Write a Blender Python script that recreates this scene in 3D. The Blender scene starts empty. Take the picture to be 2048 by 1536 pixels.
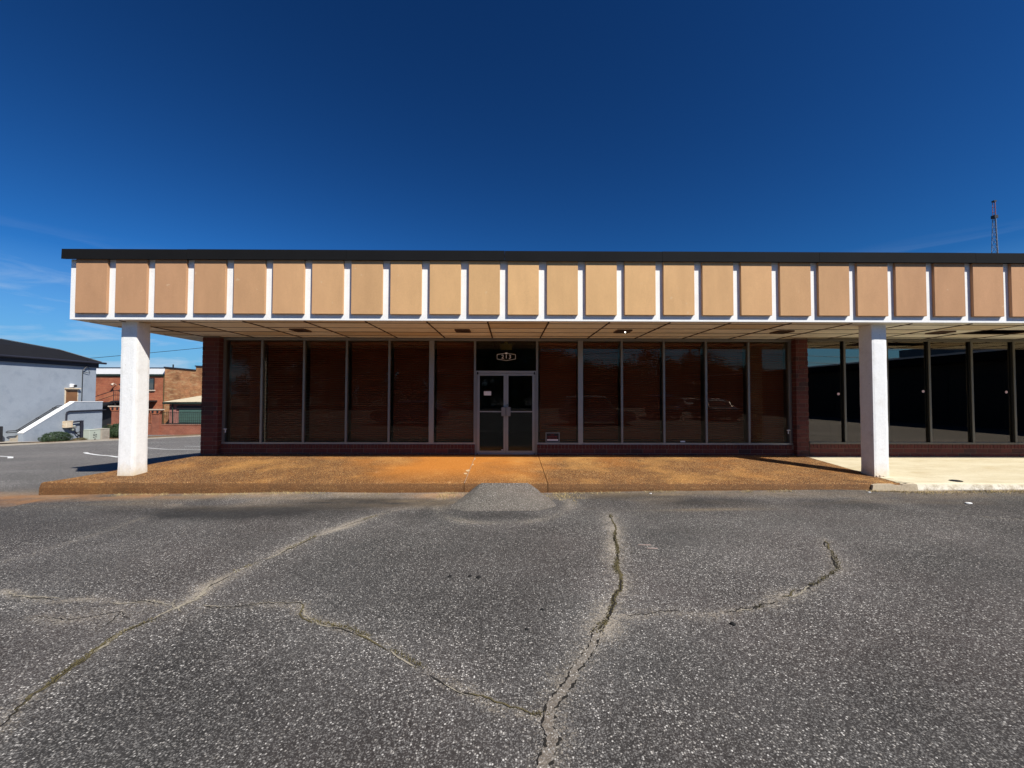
import bpy, bmesh, math, random
import numpy as np
from mathutils import Matrix, Vector
random.seed(7); RNG = np.random.default_rng(7)
scene = bpy.context.scene
COL = scene.collection
rad = math.radians

# ------------------------------------------------------------------ camera
cam_d = bpy.data.cameras.new('camera'); cam = bpy.data.objects.new('camera', cam_d); COL.objects.link(cam)
YAW, PIT, ROLL = rad(-.35), rad(1.5), rad(.15)
fw = Vector((-math.sin(YAW)*math.cos(PIT), math.cos(YAW)*math.cos(PIT), math.sin(PIT)))
r0 = Vector((math.cos(YAW), math.sin(YAW), 0)); u0 = r0.cross(fw)
rr = r0*math.cos(ROLL)+u0*math.sin(ROLL); uu = u0*math.cos(ROLL)-r0*math.sin(ROLL)
m = Matrix((rr, uu, -fw)).transposed().to_4x4(); m.translation = Vector((0, -10.45, 1.82))
cam.matrix_world = m
cam_d.sensor_width = 36; cam_d.lens = 815/2048*36; cam_d.clip_end = 3000; cam_d.clip_start = .05
scene.camera = cam

# ------------------------------------------------------------------ sky, sun, exposure
SUN = Vector((.97, -1., 1.43)).normalized()
EL = math.asin(SUN.z); AZ = math.atan2(SUN.x, SUN.y)
world = bpy.data.worlds.new('World'); scene.world = world; world.use_nodes = True
wt = world.node_tree; wt.nodes.clear()
def wn(t, **k):
    n = wt.nodes.new(t)
    for a, b in k.items(): setattr(n, a, b)
    return n
sky = wn('ShaderNodeTexSky', sky_type='NISHITA', sun_disc=False, sun_elevation=EL, sun_rotation=AZ, air_density=1.0, dust_density=.25, ozone_density=4.0)
gam = wn('ShaderNodeGamma'); gam.inputs[1].default_value = 1.62
tint = wn('ShaderNodeMix', data_type='RGBA', blend_type='MULTIPLY'); tint.inputs[0].default_value = 1
tint.inputs[7].default_value = (.112, .31, .415, 1)
wt.links.new(sky.outputs[0], gam.inputs[0]); wt.links.new(gam.outputs[0], tint.inputs[6])
# thin cirrus and low haze clouds near the horizon
tc = wn('ShaderNodeTexCoord'); mp = wn('ShaderNodeMapping'); mp.inputs['Scale'].default_value = (2.2, 2.2, 13)
nz = wn('ShaderNodeTexNoise'); nz.inputs['Scale'].default_value = 1.7; nz.inputs['Detail'].default_value = 9; nz.inputs['Roughness'].default_value = .58
nz.inputs['Distortion'].default_value = .5
sep = wn('ShaderNodeSeparateXYZ')
wt.links.new(tc.outputs['Generated'], mp.inputs[0]); wt.links.new(mp.outputs[0], nz.inputs[0]); wt.links.new(tc.outputs['Generated'], sep.inputs[0])
r1 = wn('ShaderNodeMapRange'); r1.inputs[1].default_value = .50; r1.inputs[2].default_value = .68; r1.inputs[3].default_value = 0; r1.inputs[4].default_value = 1
r2 = wn('ShaderNodeMapRange'); r2.inputs[1].default_value = .02; r2.inputs[2].default_value = .27; r2.inputs[3].default_value = 1; r2.inputs[4].default_value = 0
wt.links.new(nz.outputs[0], r1.inputs[0]); wt.links.new(sep.outputs[2], r2.inputs[0])
mu = wn('ShaderNodeMath', operation='MULTIPLY'); wt.links.new(r1.outputs[0], mu.inputs[0]); wt.links.new(r2.outputs[0], mu.inputs[1])
mu2 = wn('ShaderNodeMath', operation='MULTIPLY', use_clamp=True); mu2.inputs[1].default_value = 1.0; wt.links.new(mu.outputs[0], mu2.inputs[0])
cl = wn('ShaderNodeMix', data_type='RGBA'); cl.inputs[7].default_value = (7.5, 9.0, 11.0, 1)
hz = wn('ShaderNodeMix', data_type='RGBA'); hz.inputs[7].default_value = (2.6, 5.4, 9.3, 1)      # pale humid air low over the horizon
r3 = wn('ShaderNodeMapRange'); r3.inputs[1].default_value = 0; r3.inputs[2].default_value = .24; r3.inputs[3].default_value = .92; r3.inputs[4].default_value = 0
wt.links.new(sep.outputs[2], r3.inputs[0]); wt.links.new(r3.outputs[0], hz.inputs[0]); wt.links.new(tint.outputs[2], hz.inputs[6])
wt.links.new(mu2.outputs[0], cl.inputs[0]); wt.links.new(hz.outputs[2], cl.inputs[6])
bg = wn('ShaderNodeBackground'); bg.inputs[1].default_value = .05
out = wn('ShaderNodeOutputWorld'); wt.links.new(cl.outputs[2], bg.inputs[0]); wt.links.new(bg.outputs[0], out.inputs[0])

sl = bpy.data.lights.new('sun', 'SUN'); so = bpy.data.objects.new('sun', sl); COL.objects.link(so)
sl.energy = 4.6; sl.angle = rad(.5); sl.color = (1, .955, .88)
so.rotation_euler = SUN.to_track_quat('Z', 'Y').to_euler(); so.location = (20, -20, 30)
scene.view_settings.view_transform = 'Standard'; scene.view_settings.look = 'None'
scene.view_settings.gamma = 1; scene.view_settings.exposure = .55; scene.view_settings.use_curve_mapping = False

# ------------------------------------------------------------------ helpers
class MB:
    def __init__(s): s.v = []; s.f = []
    def box(s, x0, x1, y0, y1, z0, z1):
        i = len(s.v)
        s.v += [(x0,y0,z0),(x1,y0,z0),(x1,y1,z0),(x0,y1,z0),(x0,y0,z1),(x1,y0,z1),(x1,y1,z1),(x0,y1,z1)]
        s.f += [tuple(i+k for k in q) for q in ((0,3,2,1),(4,5,6,7),(0,1,5,4),(1,2,6,5),(2,3,7,6),(3,0,4,7))]
        return s
    def cbox(s, x0, x1, y0, y1, z0, z1, b=.006):
        # box with chamfered edges
        i = len(s.v); xs=(x0,x1); ys=(y0,y1); zs=(z0,z1)
        idx = {}
        for a in (0,1):
            for c in (0,1):
                for d in (0,1):
                    sx = 1 if a==0 else -1; sy = 1 if c==0 else -1; sz = 1 if d==0 else -1
                    for ax in range(3):
                        p = [xs[a]+sx*b, ys[c]+sy*b, zs[d]+sz*b]; p[ax] = (xs[a],ys[c],zs[d])[ax]
                        idx[(a,c,d,ax)] = len(s.v); s.v.append(tuple(p))
        def face(k):
            c = np.mean([s.v[q] for q in k], axis=0); ctr = np.array([(x0+x1)/2,(y0+y1)/2,(z0+z1)/2])
            n = np.cross(np.array(s.v[k[1]])-np.array(s.v[k[0]]), np.array(s.v[k[2]])-np.array(s.v[k[1]]))
            s.f.append(tuple(k) if n@(c-ctr) > 0 else tuple(k[::-1]))
        for ax in range(3):
            for e in (0,1):
                q = []
                for (p, r) in ((0,0),(1,0),(1,1),(0,1)):
                    key = [p, r]; key.insert(ax, e); q.append(idx[tuple(key)+(ax,)])
                face(q)
        for ax in range(3):       # edges along ax
            o = [k for k in range(3) if k != ax]
            for p in (0,1):
                for r in (0,1):
                    def K(e, w):
                        key=[0,0,0]; key[ax]=e; key[o[0]]=p; key[o[1]]=r; return idx[tuple(key)+(w,)]
                    face([K(0,o[0]),K(1,o[0]),K(1,o[1]),K(0,o[1])])
        for a in (0,1):
            for c in (0,1):
                for d in (0,1): face([idx[(a,c,d,0)],idx[(a,c,d,1)],idx[(a,c,d,2)]])
        return s
    def tube(s, pts, r, n=8, cap=True):
        pts = [Vector(p) for p in pts]; rings = []
        rs = r if isinstance(r, (list, tuple)) else [r]*len(pts)
        for k, p in enumerate(pts):
            a = pts[max(k-1,0)]; b = pts[min(k+1,len(pts)-1)]; t = (b-a).normalized()
            up = Vector((0,0,1)) if abs(t.z) < .95 else Vector((1,0,0))
            e1 = t.cross(up).normalized(); e2 = e1.cross(t).normalized()
            i = len(s.v)
            for q in range(n):
                an = 2*math.pi*q/n; s.v.append(tuple(p + rs[k]*(math.cos(an)*e1+math.sin(an)*e2)))
            rings.append(i)
        for k in range(len(rings)-1):
            for q in range(n):
                s.f.append((rings[k]+q, rings[k+1]+q, rings[k+1]+(q+1)%n, rings[k]+(q+1)%n))
        if cap:
            s.f.append(tuple(rings[0]+q for q in range(n))); s.f.append(tuple(rings[-1]+q for q in reversed(range(n))))
        return s
    def prism(s, poly, a0, a1, axis='x'):
        # polygon (two coords) extruded along axis
        i = len(s.v); n = len(poly)
        def P(p, a): return {'x':(a,p[0],p[1]), 'y':(p[0],a,p[1]), 'z':(p[0],p[1],a)}[axis]
        s.v += [P(p,a0) for p in poly]+[P(p,a1) for p in poly]
        s.f.append(tuple(i+k for k in range(n))); s.f.append(tuple(i+n+k for k in reversed(range(n))))
        for k in range(n): s.f.append((i+k, i+n+k, i+n+(k+1)%n, i+(k+1)%n))
        return s
    def quad(s, *p):
        i = len(s.v); s.v += [tuple(q) for q in p]; s.f.append(tuple(range(i, i+len(p)))); return s
    def mesh(s, name, mat=None, smooth=False, fix=True):
        me = bpy.data.meshes.new(name); me.from_pydata(s.v, [], s.f)
        if fix:
            bm = bmesh.new(); bm.from_mesh(me); bmesh.ops.recalc_face_normals(bm, faces=bm.faces); bm.to_mesh(me); bm.free()
        if mat: me.materials.append(mat)
        if smooth: me.polygons.foreach_set('use_smooth', [True]*len(me.polygons))
        me.update(); return me
    def build(s, name, mat, parent=None, smooth=False, fix=True):
        return obj(name, s.mesh(name, mat, smooth, fix), parent)

def obj(name, me, parent=None, loc=(0,0,0)):
    o = bpy.data.objects.new(name, me); COL.objects.link(o); o.location = loc
    if parent:
        o.parent = parent; o.matrix_parent_inverse = Matrix.Translation(-Vector(parent.location))
    return o
def empty(name, loc):
    o = bpy.data.objects.new(name, None); COL.objects.link(o); o.location = loc; o.empty_display_size = .2; return o
def tag(o, label=None, cat=None, group=None, kind=None):
    if label: o['label'] = label
    if cat: o['category'] = cat
    if group: o['group'] = group
    if kind: o['kind'] = kind
    return o
def thing(name, loc, label, cat, group=None): return tag(empty(name, loc), label, cat, group)
def struct(o): o['kind'] = 'structure'; return o

# ------------------------------------------------------------------ materials
class NT:
    def __init__(s, name):
        s.m = bpy.data.materials.new(name); s.m.use_nodes = True; s.t = s.m.node_tree; s.t.nodes.clear()
        s.o = s.n('ShaderNodeOutputMaterial'); s.b = s.n('ShaderNodeBsdfPrincipled'); s.l(s.b.outputs[0], s.o.inputs[0])
        s._pos = None
    def n(s, t, **k):
        x = s.t.nodes.new(t)
        for a, b in k.items(): setattr(x, a, b)
        return x
    def l(s, a, b): s.t.links.new(a, b)
    def pos(s):
        if s._pos is None: s._pos = s.n('ShaderNodeNewGeometry').outputs['Position']
        return s._pos
    def noise(s, scale, detail=4, rough=.55, vec=None, dist=0):
        x = s.n('ShaderNodeTexNoise'); x.inputs['Scale'].default_value = scale; x.inputs['Detail'].default_value = detail
        x.inputs['Roughness'].default_value = rough; x.inputs['Distortion'].default_value = dist
        s.l(vec or s.pos(), x.inputs['Vector']); return x.outputs[0]
    def rng(s, v, a, b, c=0., d=1.):
        x = s.n('ShaderNodeMapRange'); s.l(v, x.inputs[0])
        for i, q in enumerate((a,b,c,d)): x.inputs[i+1].default_value = q
        return x.outputs[0]
    def mth(s, op, a, b=None, clamp=False):
        x = s.n('ShaderNodeMath', operation=op, use_clamp=clamp)
        for i, q in enumerate((a, b)):
            if q is None: continue
            if isinstance(q, (int, float)): x.inputs[i].default_value = q
            else: s.l(q, x.inputs[i])
        return x.outputs[0]
    def mix(s, f, a, b, mode='MIX'):
        x = s.n('ShaderNodeMix', data_type='RGBA', blend_type=mode)
        if isinstance(f, (int, float)): x.inputs[0].default_value = f
        else: s.l(f, x.inputs[0])
        for i, q in ((6, a), (7, b)):
            if isinstance(q, tuple): x.inputs[i].default_value = (*q[:3], 1)
            else: s.l(q, x.inputs[i])
        return x.outputs[2]
    def grey(s, v):
        x = s.n('ShaderNodeCombineColor')
        for i in range(3): s.l(v, x.inputs[i])
        return x.outputs[0]
    def bump(s, h, strength=.3, dist=.01):
        x = s.n('ShaderNodeBump'); x.inputs['Strength'].default_value = strength; x.inputs['Distance'].default_value = dist
        s.l(h, x.inputs['Height']); s.l(x.outputs[0], s.b.inputs['Normal'])
    def scaled(s, sx, sy, sz):
        x = s.n('ShaderNodeMapping'); x.inputs['Scale'].default_value = (sx, sy, sz); s.l(s.pos(), x.inputs[0]); return x.outputs[0]
    def set(s, col=None, rough=None, spec=None, metal=None):
        if col is not None:
            if isinstance(col, tuple): s.b.inputs['Base Color'].default_value = (*col[:3], 1)
            else: s.l(col, s.b.inputs['Base Color'])
        if rough is not None:
            if isinstance(rough, (int, float)): s.b.inputs['Roughness'].default_value = rough
            else: s.l(rough, s.b.inputs['Roughness'])
        if spec is not None: s.b.inputs['Specular IOR Level'].default_value = spec
        if metal is not None: s.b.inputs['Metallic'].default_value = metal
        return s.m

def M(name, col, rough=.8, var=.12, vs=2.5, fine=.1, fs=60, bump=0, bs=90, rnd=0., spec=.3, metal=0., dirt=None, dirts=1.2, dirta=.5):
    t = NT(name)
    v = t.mth('ADD', t.mth('MULTIPLY', t.mth('SUBTRACT', t.noise(vs, 5), .5), 2*var*1.6), t.mth('MULTIPLY', t.mth('SUBTRACT', t.noise(fs, 3), .5), 2*fine*1.6))
    v = t.mth('ADD', v, 1.)
    if rnd:
        oi = t.n('ShaderNodeObjectInfo').outputs['Random']
        v = t.mth('MULTIPLY', v, t.rng(oi, 0, 1, 1-rnd, 1+rnd))
    c = t.mix(1., col, t.grey(v), 'MULTIPLY')
    if dirt: c = t.mix(t.mth('MULTIPLY', t.rng(t.noise(dirts, 6, .65), .5, .72), dirta), c, dirt)
    if bump: t.bump(t.noise(bs, 3), bump, .006)
    return t.set(c, rough, spec, metal)

def brick_mat(name, c1, c2, mortar, w=.2, h=.067, axis='y', var=.35, vs=.9, light=None):
    t = NT(name); sp = t.n('ShaderNodeSeparateXYZ'); t.l(t.pos(), sp.inputs[0]); cb = t.n('ShaderNodeCombineXYZ')
    t.l(sp.outputs[0 if axis == 'y' else 1], cb.inputs[0]); t.l(sp.outputs[2], cb.inputs[1])
    b = t.n('ShaderNodeTexBrick'); t.l(cb.outputs[0], b.inputs['Vector'])
    b.inputs['Color1'].default_value = (*c1,1); b.inputs['Color2'].default_value = (*c2,1); b.inputs['Mortar'].default_value = (*mortar,1)
    b.inputs['Scale'].default_value = 1; b.inputs['Mortar Size'].default_value = .007; b.inputs['Brick Width'].default_value = w; b.inputs['Row Height'].default_value = h
    v = t.rng(t.noise(vs, 6, .65), .25, .75, 1-var, 1+var)
    c = t.mix(1., b.outputs[0], t.grey(v), 'MULTIPLY')
    if light: c = t.mix(t.mth('MULTIPLY', t.rng(t.noise(2.3, 5, .7, t.scaled(.5,.5,1.6)), .5, .66), .7), c, light)
    t.bump(b.outputs[1], -.5, .01)
    return t.set(c, .9, .2)

def glass_mat(name, refl=.05, trans=(.9,.9,.9), power=5, tint=(1,1,1), rough=0.):
    t = NT(name); t.t.nodes.remove(t.b)
    lw = t.n('ShaderNodeLayerWeight'); lw.inputs[0].default_value = .5
    f = t.mth('ADD', t.mth('MULTIPLY', t.mth('POWER', lw.outputs['Facing'], power), .9), refl, True)
    tr = t.n('ShaderNodeBsdfTransparent'); tr.inputs[0].default_value = (*trans, 1)
    gl = t.n('ShaderNodeBsdfGlossy'); gl.inputs['Roughness'].default_value = rough; gl.inputs[0].default_value = (*tint, 1)
    bp = t.n('ShaderNodeBump'); bp.inputs['Strength'].default_value = .05; bp.inputs['Distance'].default_value = .004
    t.l(t.noise(.9, 2), bp.inputs['Height']); t.l(bp.outputs[0], gl.inputs['Normal'])
    mx = t.n('ShaderNodeMixShader'); t.l(f, mx.inputs[0]); t.l(tr.outputs[0], mx.inputs[1]); t.l(gl.outputs[0], mx.inputs[2]); t.l(mx.outputs[0], t.o.inputs[0])
    return t.m

def asphalt_mat(name, attrs=True, base=(.037,.035,.033), gain=1.0, fresh=False):
    t = NT(name)
    # stones of two sizes
    vo = t.n('ShaderNodeTexVoronoi'); vo.inputs['Scale'].default_value = 77; t.l(t.pos(), vo.inputs['Vector'])
    sc = t.n('ShaderNodeSeparateColor'); t.l(vo.outputs['Color'], sc.inputs[0])
    v2 = t.n('ShaderNodeTexVoronoi'); v2.inputs['Scale'].default_value = 150; t.l(t.pos(), v2.inputs['Vector'])
    s2 = t.n('ShaderNodeSeparateColor'); t.l(v2.outputs['Color'], s2.inputs[0])
    big = t.rng(sc.outputs[0], .62, .95, 0, 1)
    small = t.rng(s2.outputs[0], .6, 1, 0, 1)
    rim = t.rng(vo.outputs['Distance'], .25, .55, 1, 0)
    big = t.mth('MULTIPLY', t.mth('MULTIPLY', t.mth('POWER', big, 1.6), rim), t.rng(t.noise(.9, 6, .7), .3, .7, .60, 1.30))
    stone = t.mix(sc.outputs[1], (.64,.615,.57), (.29,.265,.23))
    patch = t.rng(t.noise(.55, 7, .66), .3, .72, .60, 1.45)
    bcol = t.mix(1., t.mix(t.rng(t.noise(.35, 4), .35, .65), base, (base[0]*1.16, base[1]*1.02, base[2]*1.0)), t.grey(patch), 'MULTIPLY')
    bcol = t.mix(1., bcol, t.grey(t.rng(t.noise(38, 4, .7), .25, .75, .55, 1.5)), 'MULTIPLY')
    c = t.mix(t.mth('MULTIPLY', small, .62), bcol, (.25,.24,.225))
    c = t.mix(t.mth('MULTIPLY', big, 1.0), c, stone)
    if attrs:
        def A(n):
            x = t.n('ShaderNodeAttribute', attribute_name=n); return x.outputs['Fac']
        br = t.rng(t.noise(26, 6, .75), .25, .72)
        br2 = t.rng(t.noise(9, 6, .75), .2, .8)
        grit = t.mth('ADD', t.mth('MULTIPLY', t.mth('SUBTRACT', t.noise(34, 6, .8), .5), 2.1), t.mth('MULTIPLY', t.mth('SUBTRACT', s2.outputs[1], .5), .55))
        dust = t.rng(t.mth('ADD', A('dust'), grit), .42, 1.05)
        dust = t.mth('MULTIPLY', dust, t.rng(A('dust'), .02, .25), True)
        c = t.mix(t.mth('MULTIPLY', dust, .85, True), c, t.mix(t.noise(60, 4, .7), (.17,.145,.11), (.36,.315,.25)))
        c = t.mix(t.mth('MULTIPLY', A('dark'), t.rng(br2, 0, 1, .65, 1.0), True), c, (.017,.0165,.016))
        clay = t.mth('MULTIPLY', A('clay'), t.mth('ADD', t.mth('MULTIPLY', br2, .9), .35), True)
        c = t.mix(clay, c, t.mix(t.noise(14, 5, .7), (.19,.075,.025), (.40,.22,.10)))
        c = t.mix(t.mth('MULTIPLY', A('sand'), t.mth('ADD', t.mth('MULTIPLY', br, .9), .1), True), c, (.34,.25,.15))
        c = t.mix(1., c, t.grey(t.mth('ADD', t.mth('MULTIPLY', A('pale'), t.rng(t.noise(5, 6, .7), .25, .75, .3, 1.0)), .94)), 'MULTIPLY')
        c = t.mix(1., c, t.grey(t.rng(A('worn'), 0, 1, 1, 1.55)), 'MULTIPLY')
        c = t.mix(t.mth('MULTIPLY', A('worn'), .25), c, (.19,.19,.185))
    c = t.mix(1., c, (gain,gain,gain), 'MULTIPLY')
    h = t.mth('ADD', t.mth('MULTIPLY', t.rng(vo.outputs['Distance'], 0, .6, 1, 0), .6), t.mth('MULTIPLY', t.noise(120, 3), .7))
    t.bump(h, .65, .006)
    return t.set(c, .88, .25)

def aggregate_mat(name):
    # exposed aggregate concrete stained by rust-coloured clay
    t = NT(name)
    vo = t.n('ShaderNodeTexVoronoi'); vo.inputs['Scale'].default_value = 75; t.l(t.pos(), vo.inputs['Vector'])
    sc = t.n('ShaderNodeSeparateColor'); t.l(vo.outputs['Color'], sc.inputs[0])
    sp = t.n('ShaderNodeSeparateXYZ'); t.l(t.pos(), sp.inputs[0])
    peb = t.mix(sc.outputs[0], (.10,.046,.018), (.50,.28,.105))
    peb = t.mix(t.rng(sc.outputs[1], .80, .92), peb, (.70,.53,.30))
    peb = t.mix(t.rng(vo.outputs['Distance'], .32, .62), peb, (.07,.032,.013))
    st = t.noise(.55, 5, .6, t.scaled(1,1.6,1))
    peb = t.mix(1., peb, t.grey(t.rng(t.noise(1.6, 6, .65), .28, .72, .72, 1.25)), 'MULTIPLY')
    # strong orange clay wash left of the door
    dx = t.mth('ABSOLUTE', t.mth('ADD', sp.outputs[0], 1.3))
    near = t.rng(dx, .3, 2.6, 1, 0)
    wash = t.mth('MULTIPLY', t.rng(t.mth('ADD', t.mth('MULTIPLY', near, .55), st), .55, .92), t.rng(sp.outputs[1], -2.75, -1.5, .15, .85), True)
    c = t.mix(t.mth('MULTIPLY', wash, .85), peb, t.mix(t.noise(30, 5, .7), (.38,.125,.014), (.66,.30,.05)))
    yl = t.mth('MULTIPLY', t.rng(t.noise(.8, 5, .6), .52, .70), .45)
    c = t.mix(yl, c, t.mix(t.noise(45, 4, .7), (.36,.19,.05), (.66,.42,.15)))
    pale = t.rng(t.noise(3.1, 6, .7), .66, .74)
    c = t.mix(t.mth('MULTIPLY', pale, .35), c, (.62,.50,.34))
    dk = t.mth('MULTIPLY', t.rng(t.noise(1.1, 6, .68), .56, .72), .28)
    c = t.mix(dk, c, (.11,.055,.025))
    c = t.mix(1., c, (1.10,.96,.78), 'MULTIPLY')
    # grime on the kerb face
    z = t.rng(sp.outputs[1], -2.712, -2.690, 1, 0)
    c = t.mix(t.mth('MULTIPLY', z, t.rng(t.noise(55, 5, .8), .3, .7, .55, .95)), c, t.mix(t.noise(5, 5), (.075,.042,.020), (.17,.075,.026)))
    t.bump(t.mth('ADD', t.rng(vo.outputs['Distance'], 0, .6, 1, 0), t.noise(150, 2)), .6, .005)
    return t.set(c, .85, .3)

def cream_mat(name):
    t = NT(name)
    n = t.noise(2.2, 7, .68, t.scaled(.5, 1.8, 1))
    c = t.mix(t.rng(n, .3, .7), (.52,.44,.28), (.66,.60,.44))
    c = t.mix(t.mth('MULTIPLY', t.rng(t.noise(1.3, 6, .7), .54, .70), .55), c, (.42,.31,.17))
    c = t.mix(t.mth('MULTIPLY', t.rng(t.noise(8, 5, .7, t.scaled(.35, 1.6, 1)), .60, .70), .5), c, (.36,.27,.16))
    c = t.mix(1., c, t.grey(t.rng(t.noise(40, 5, .75), .25, .75, .86, 1.1)), 'MULTIPLY')
    sp = t.n('ShaderNodeSeparateXYZ'); t.l(t.pos(), sp.inputs[0])
    k = t.rng(sp.outputs[1], -2.72, -2.68, 1, 0)
    white = t.mix(t.rng(t.noise(6, 7, .75), .45, .6), (.74,.70,.60), (.33,.27,.19))
    c = t.mix(k, c, white)
    t.bump(t.noise(70, 5), .25, .004)
    return t.set(c, .8, .3)

ASPH = asphalt_mat('asphalt'); ASPH2 = asphalt_mat('asphalt_ramp', False, (.074,.066,.054), 1.22); ASPH3 = asphalt_mat('gravel_fill', False, (.105,.092,.074), 1.25)
AGG = aggregate_mat('exposed_aggregate'); CREAM = cream_mat('pale_concrete')
WHITE = M('white_stucco', (.80,.80,.78), .85, .03, 3, .05, 45, .5, 70, dirt=(.52,.50,.46), dirts=2.2, dirta=.22)
def _colw():
    t = NT('white_painted_render'); sp = t.n('ShaderNodeSeparateXYZ'); t.l(t.pos(), sp.inputs[0])
    c = t.mix(1., (.80,.80,.78), t.grey(t.rng(t.noise(30, 5, .7), .25, .75, .92, 1.06)), 'MULTIPLY')
    c = t.mix(t.mth('MULTIPLY', t.rng(t.noise(3.2, 6, .7), .52, .72), .35), c, (.52,.49,.43))
    c = t.mix(t.mth('MULTIPLY', t.rng(t.noise(17, 3, .6), .70, .74), .6), c, (.34,.31,.26))
    foot = t.rng(t.mth('ADD', sp.outputs[2], t.mth('MULTIPLY', t.noise(9, 5, .7), .35)), .30, .62, 1, 0)
    c = t.mix(t.mth('MULTIPLY', foot, .75), c, (.55,.42,.22))
    t.bump(t.mth('ADD', t.noise(38, 4, .7), t.mth('MULTIPLY', t.noise(7, 3), .7)), .8, .006); return t.set(c, .8, .3)
COLW = _colw()
TRIMW = M('white_paint', (.78,.78,.77), .6, .03, 3, .03, 60)
BLACK = M('black_coping_metal', (.009,.009,.0095), .75, .2, 1.2, .12, 30, .04, 8, spec=.08)
GAP = M('void_shade', (.012,.009,.007), .9, 0, 1, 0, 9)
ALU = M('weathered_aluminium', (.22,.215,.20), .45, .1, 2, .08, 50, metal=.55, spec=.5)
ALU2 = M('pale_aluminium', (.30,.295,.275), .42, .1, 2, .06, 40, metal=.5, spec=.5)
BRONZE = M('bronze_frame', (.17,.155,.125), .5, .1, 2, .06, 40, metal=.3, spec=.5)
GLASS = glass_mat('window_glass', .020, (.84,.82,.78), 5, (1,.88,.72)); GLASST = glass_mat('tinted_glass', .20, (.30,.29,.27), 5, (1,.90,.76)); GLASSD = glass_mat('door_glass', .022, (.6,.62,.6))
SLAT = M('brown_blind', (.25,.070,.028), .55, .08, 3, .05, 40, rnd=.12, spec=.35)
CORD = M('blind_cord', (.16,.09,.05), .8)
INT = M('interior_wall', (.22,.20,.17), .9); CARPET = M('carpet', (.06,.05,.045), .95)
SOF_T = NT('soffit_panel')
def _sof():
    t = SOF_T; oi = t.n('ShaderNodeObjectInfo').outputs['Random']
    base = t.mix(t.rng(oi, .80, .84), (.84,.79,.66), (.64,.53,.37))
    base = t.mix(1., base, t.grey(t.rng(oi, 0, .8, .94, 1.06)), 'MULTIPLY')
    base = t.mix(1., base, t.grey(t.rng(t.noise(2.4, 6, .65), .25, .75, .86, 1.12)), 'MULTIPLY')
    base = t.mix(t.mth('MULTIPLY', t.rng(t.noise(1.1, 6, .7), .62, .75), .4), base, (.46,.34,.19))
    t.bump(t.noise(60, 3), .15, .003); return t.set(base, .85, .2)
SOFFIT = _sof()
TBAR = M('brown_grid_bar', (.055,.030,.017), .8)
LIGHTM = M('bronze_light', (.10,.055,.035), .55, spec=.4); LENS = M('light_lens', (.06,.035,.022), .3, spec=.5)
TAN_T = NT('tan_panel')
def _tan():
    t = TAN_T; oi = t.n('ShaderNodeObjectInfo').outputs['Random']; sp = t.n('ShaderNodeSeparateXYZ'); t.l(t.pos(), sp.inputs[0])
    # the panels in the middle have bleached yellower than those at the ends
    mid = t.rng(t.mth('ABSOLUTE', t.mth('SUBTRACT', sp.outputs[0], .8)), 1.5, 7.5, 1, 0)
    c = t.mix(mid, (.47,.262,.140), (.60,.365,.170))
    c = t.mix(1., c, t.grey(t.rng(oi, 0, 1, .93, 1.05)), 'MULTIPLY')
    c = t.mix(1., c, t.grey(t.rng(t.noise(1.7, 6, .6, t.scaled(2,1,.8)), .3, .7, .93, 1.06)), 'MULTIPLY')
    c = t.mix(1., c, t.grey(t.rng(t.noise(110, 4, .8), .2, .8, .80, 1.2)), 'MULTIPLY')
    c = t.mix(1., c, t.grey(t.rng(t.noise(1., 5, .7, t.scaled(7, 1, .9)), .40, .72, 1.01, .955)), 'MULTIPLY')
    c = t.mix(t.rng(t.noise(9, 3, .5), .72, .75, 0, .4), c, (.60,.46,.30))
    t.bump(t.mth('ADD', t.noise(120, 4, .7), t.noise(2.5, 3)), .4, .004); return t.set(c, .88, .2)
TAN = _tan()
BR_T = NT('dark_red_brick')
def _br():
    t = BR_T; oi = t.n('ShaderNodeObjectInfo').outputs['Random']
    c = t.mix(oi, (.085,.020,.015), (.140,.034,.023)); c = t.mix(t.rng(oi, .88, .95), c, (.06,.022,.018))
    c = t.mix(1., c, t.grey(t.rng(t.noise(30, 5, .7), .25, .75, .72, 1.25)), 'MULTIPLY')
    t.bump(t.noise(90, 4), .4, .004); return t.set(c, .75, .35)
BRICK = _br()
MORTAR = M('mortar', (.17,.13,.10), .95, .12, 4, .15, 80, .3, 90)
SIDEBR = brick_mat('side_wall_brick', (.16,.045,.033), (.22,.06,.04), (.28,.25,.22), .3, .108, 'x')
GREYW = M('grey_blue_render', (.27,.305,.35), .9, .09, 1.1, .14, 22, .5, 30, dirt=(.17,.205,.25), dirts=1.6, dirta=.5)
ROOFD = M('charcoal_roof', (.013,.013,.015), .9, .2, 3, .25, 18, spec=.1); NAVY = M('dark_fascia', (.020,.021,.032), .6)
BRNDOOR = M('brown_door', (.21,.10,.045), .6, .2, 3, .1, 30); IRON = M('black_iron', (.018,.018,.020), .5, spec=.4)
RUST = M('rusted_cream_metal', (.62,.52,.38), .7, .1, 4, .1, 30, dirt=(.42,.22,.08), dirts=5, dirta=.9)
PALEG = M('pale_green_cabinet', (.40,.44,.37), .7, .06, 3); CONC = M('weathered_concrete', (.36,.32,.26), .9, .2, 2, .2, 30, .4, 50, dirt=(.22,.15,.09), dirts=3)
REDBR = brick_mat('red_brick', (.27,.060,.026), (.35,.10,.042), (.34,.20,.14), .22, .075, 'y', .35, .8, (.42,.18,.09))
TANBR = brick_mat('old_orange_brick', (.33,.14,.05), (.24,.085,.033), (.38,.26,.16), .22, .08, 'y', .55, 1.1, (.46,.31,.16))
PURBR = brick_mat('plum_brick', (.30,.11,.09), (.36,.14,.11), (.36,.26,.22), .22, .075, 'y', .2)
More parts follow.
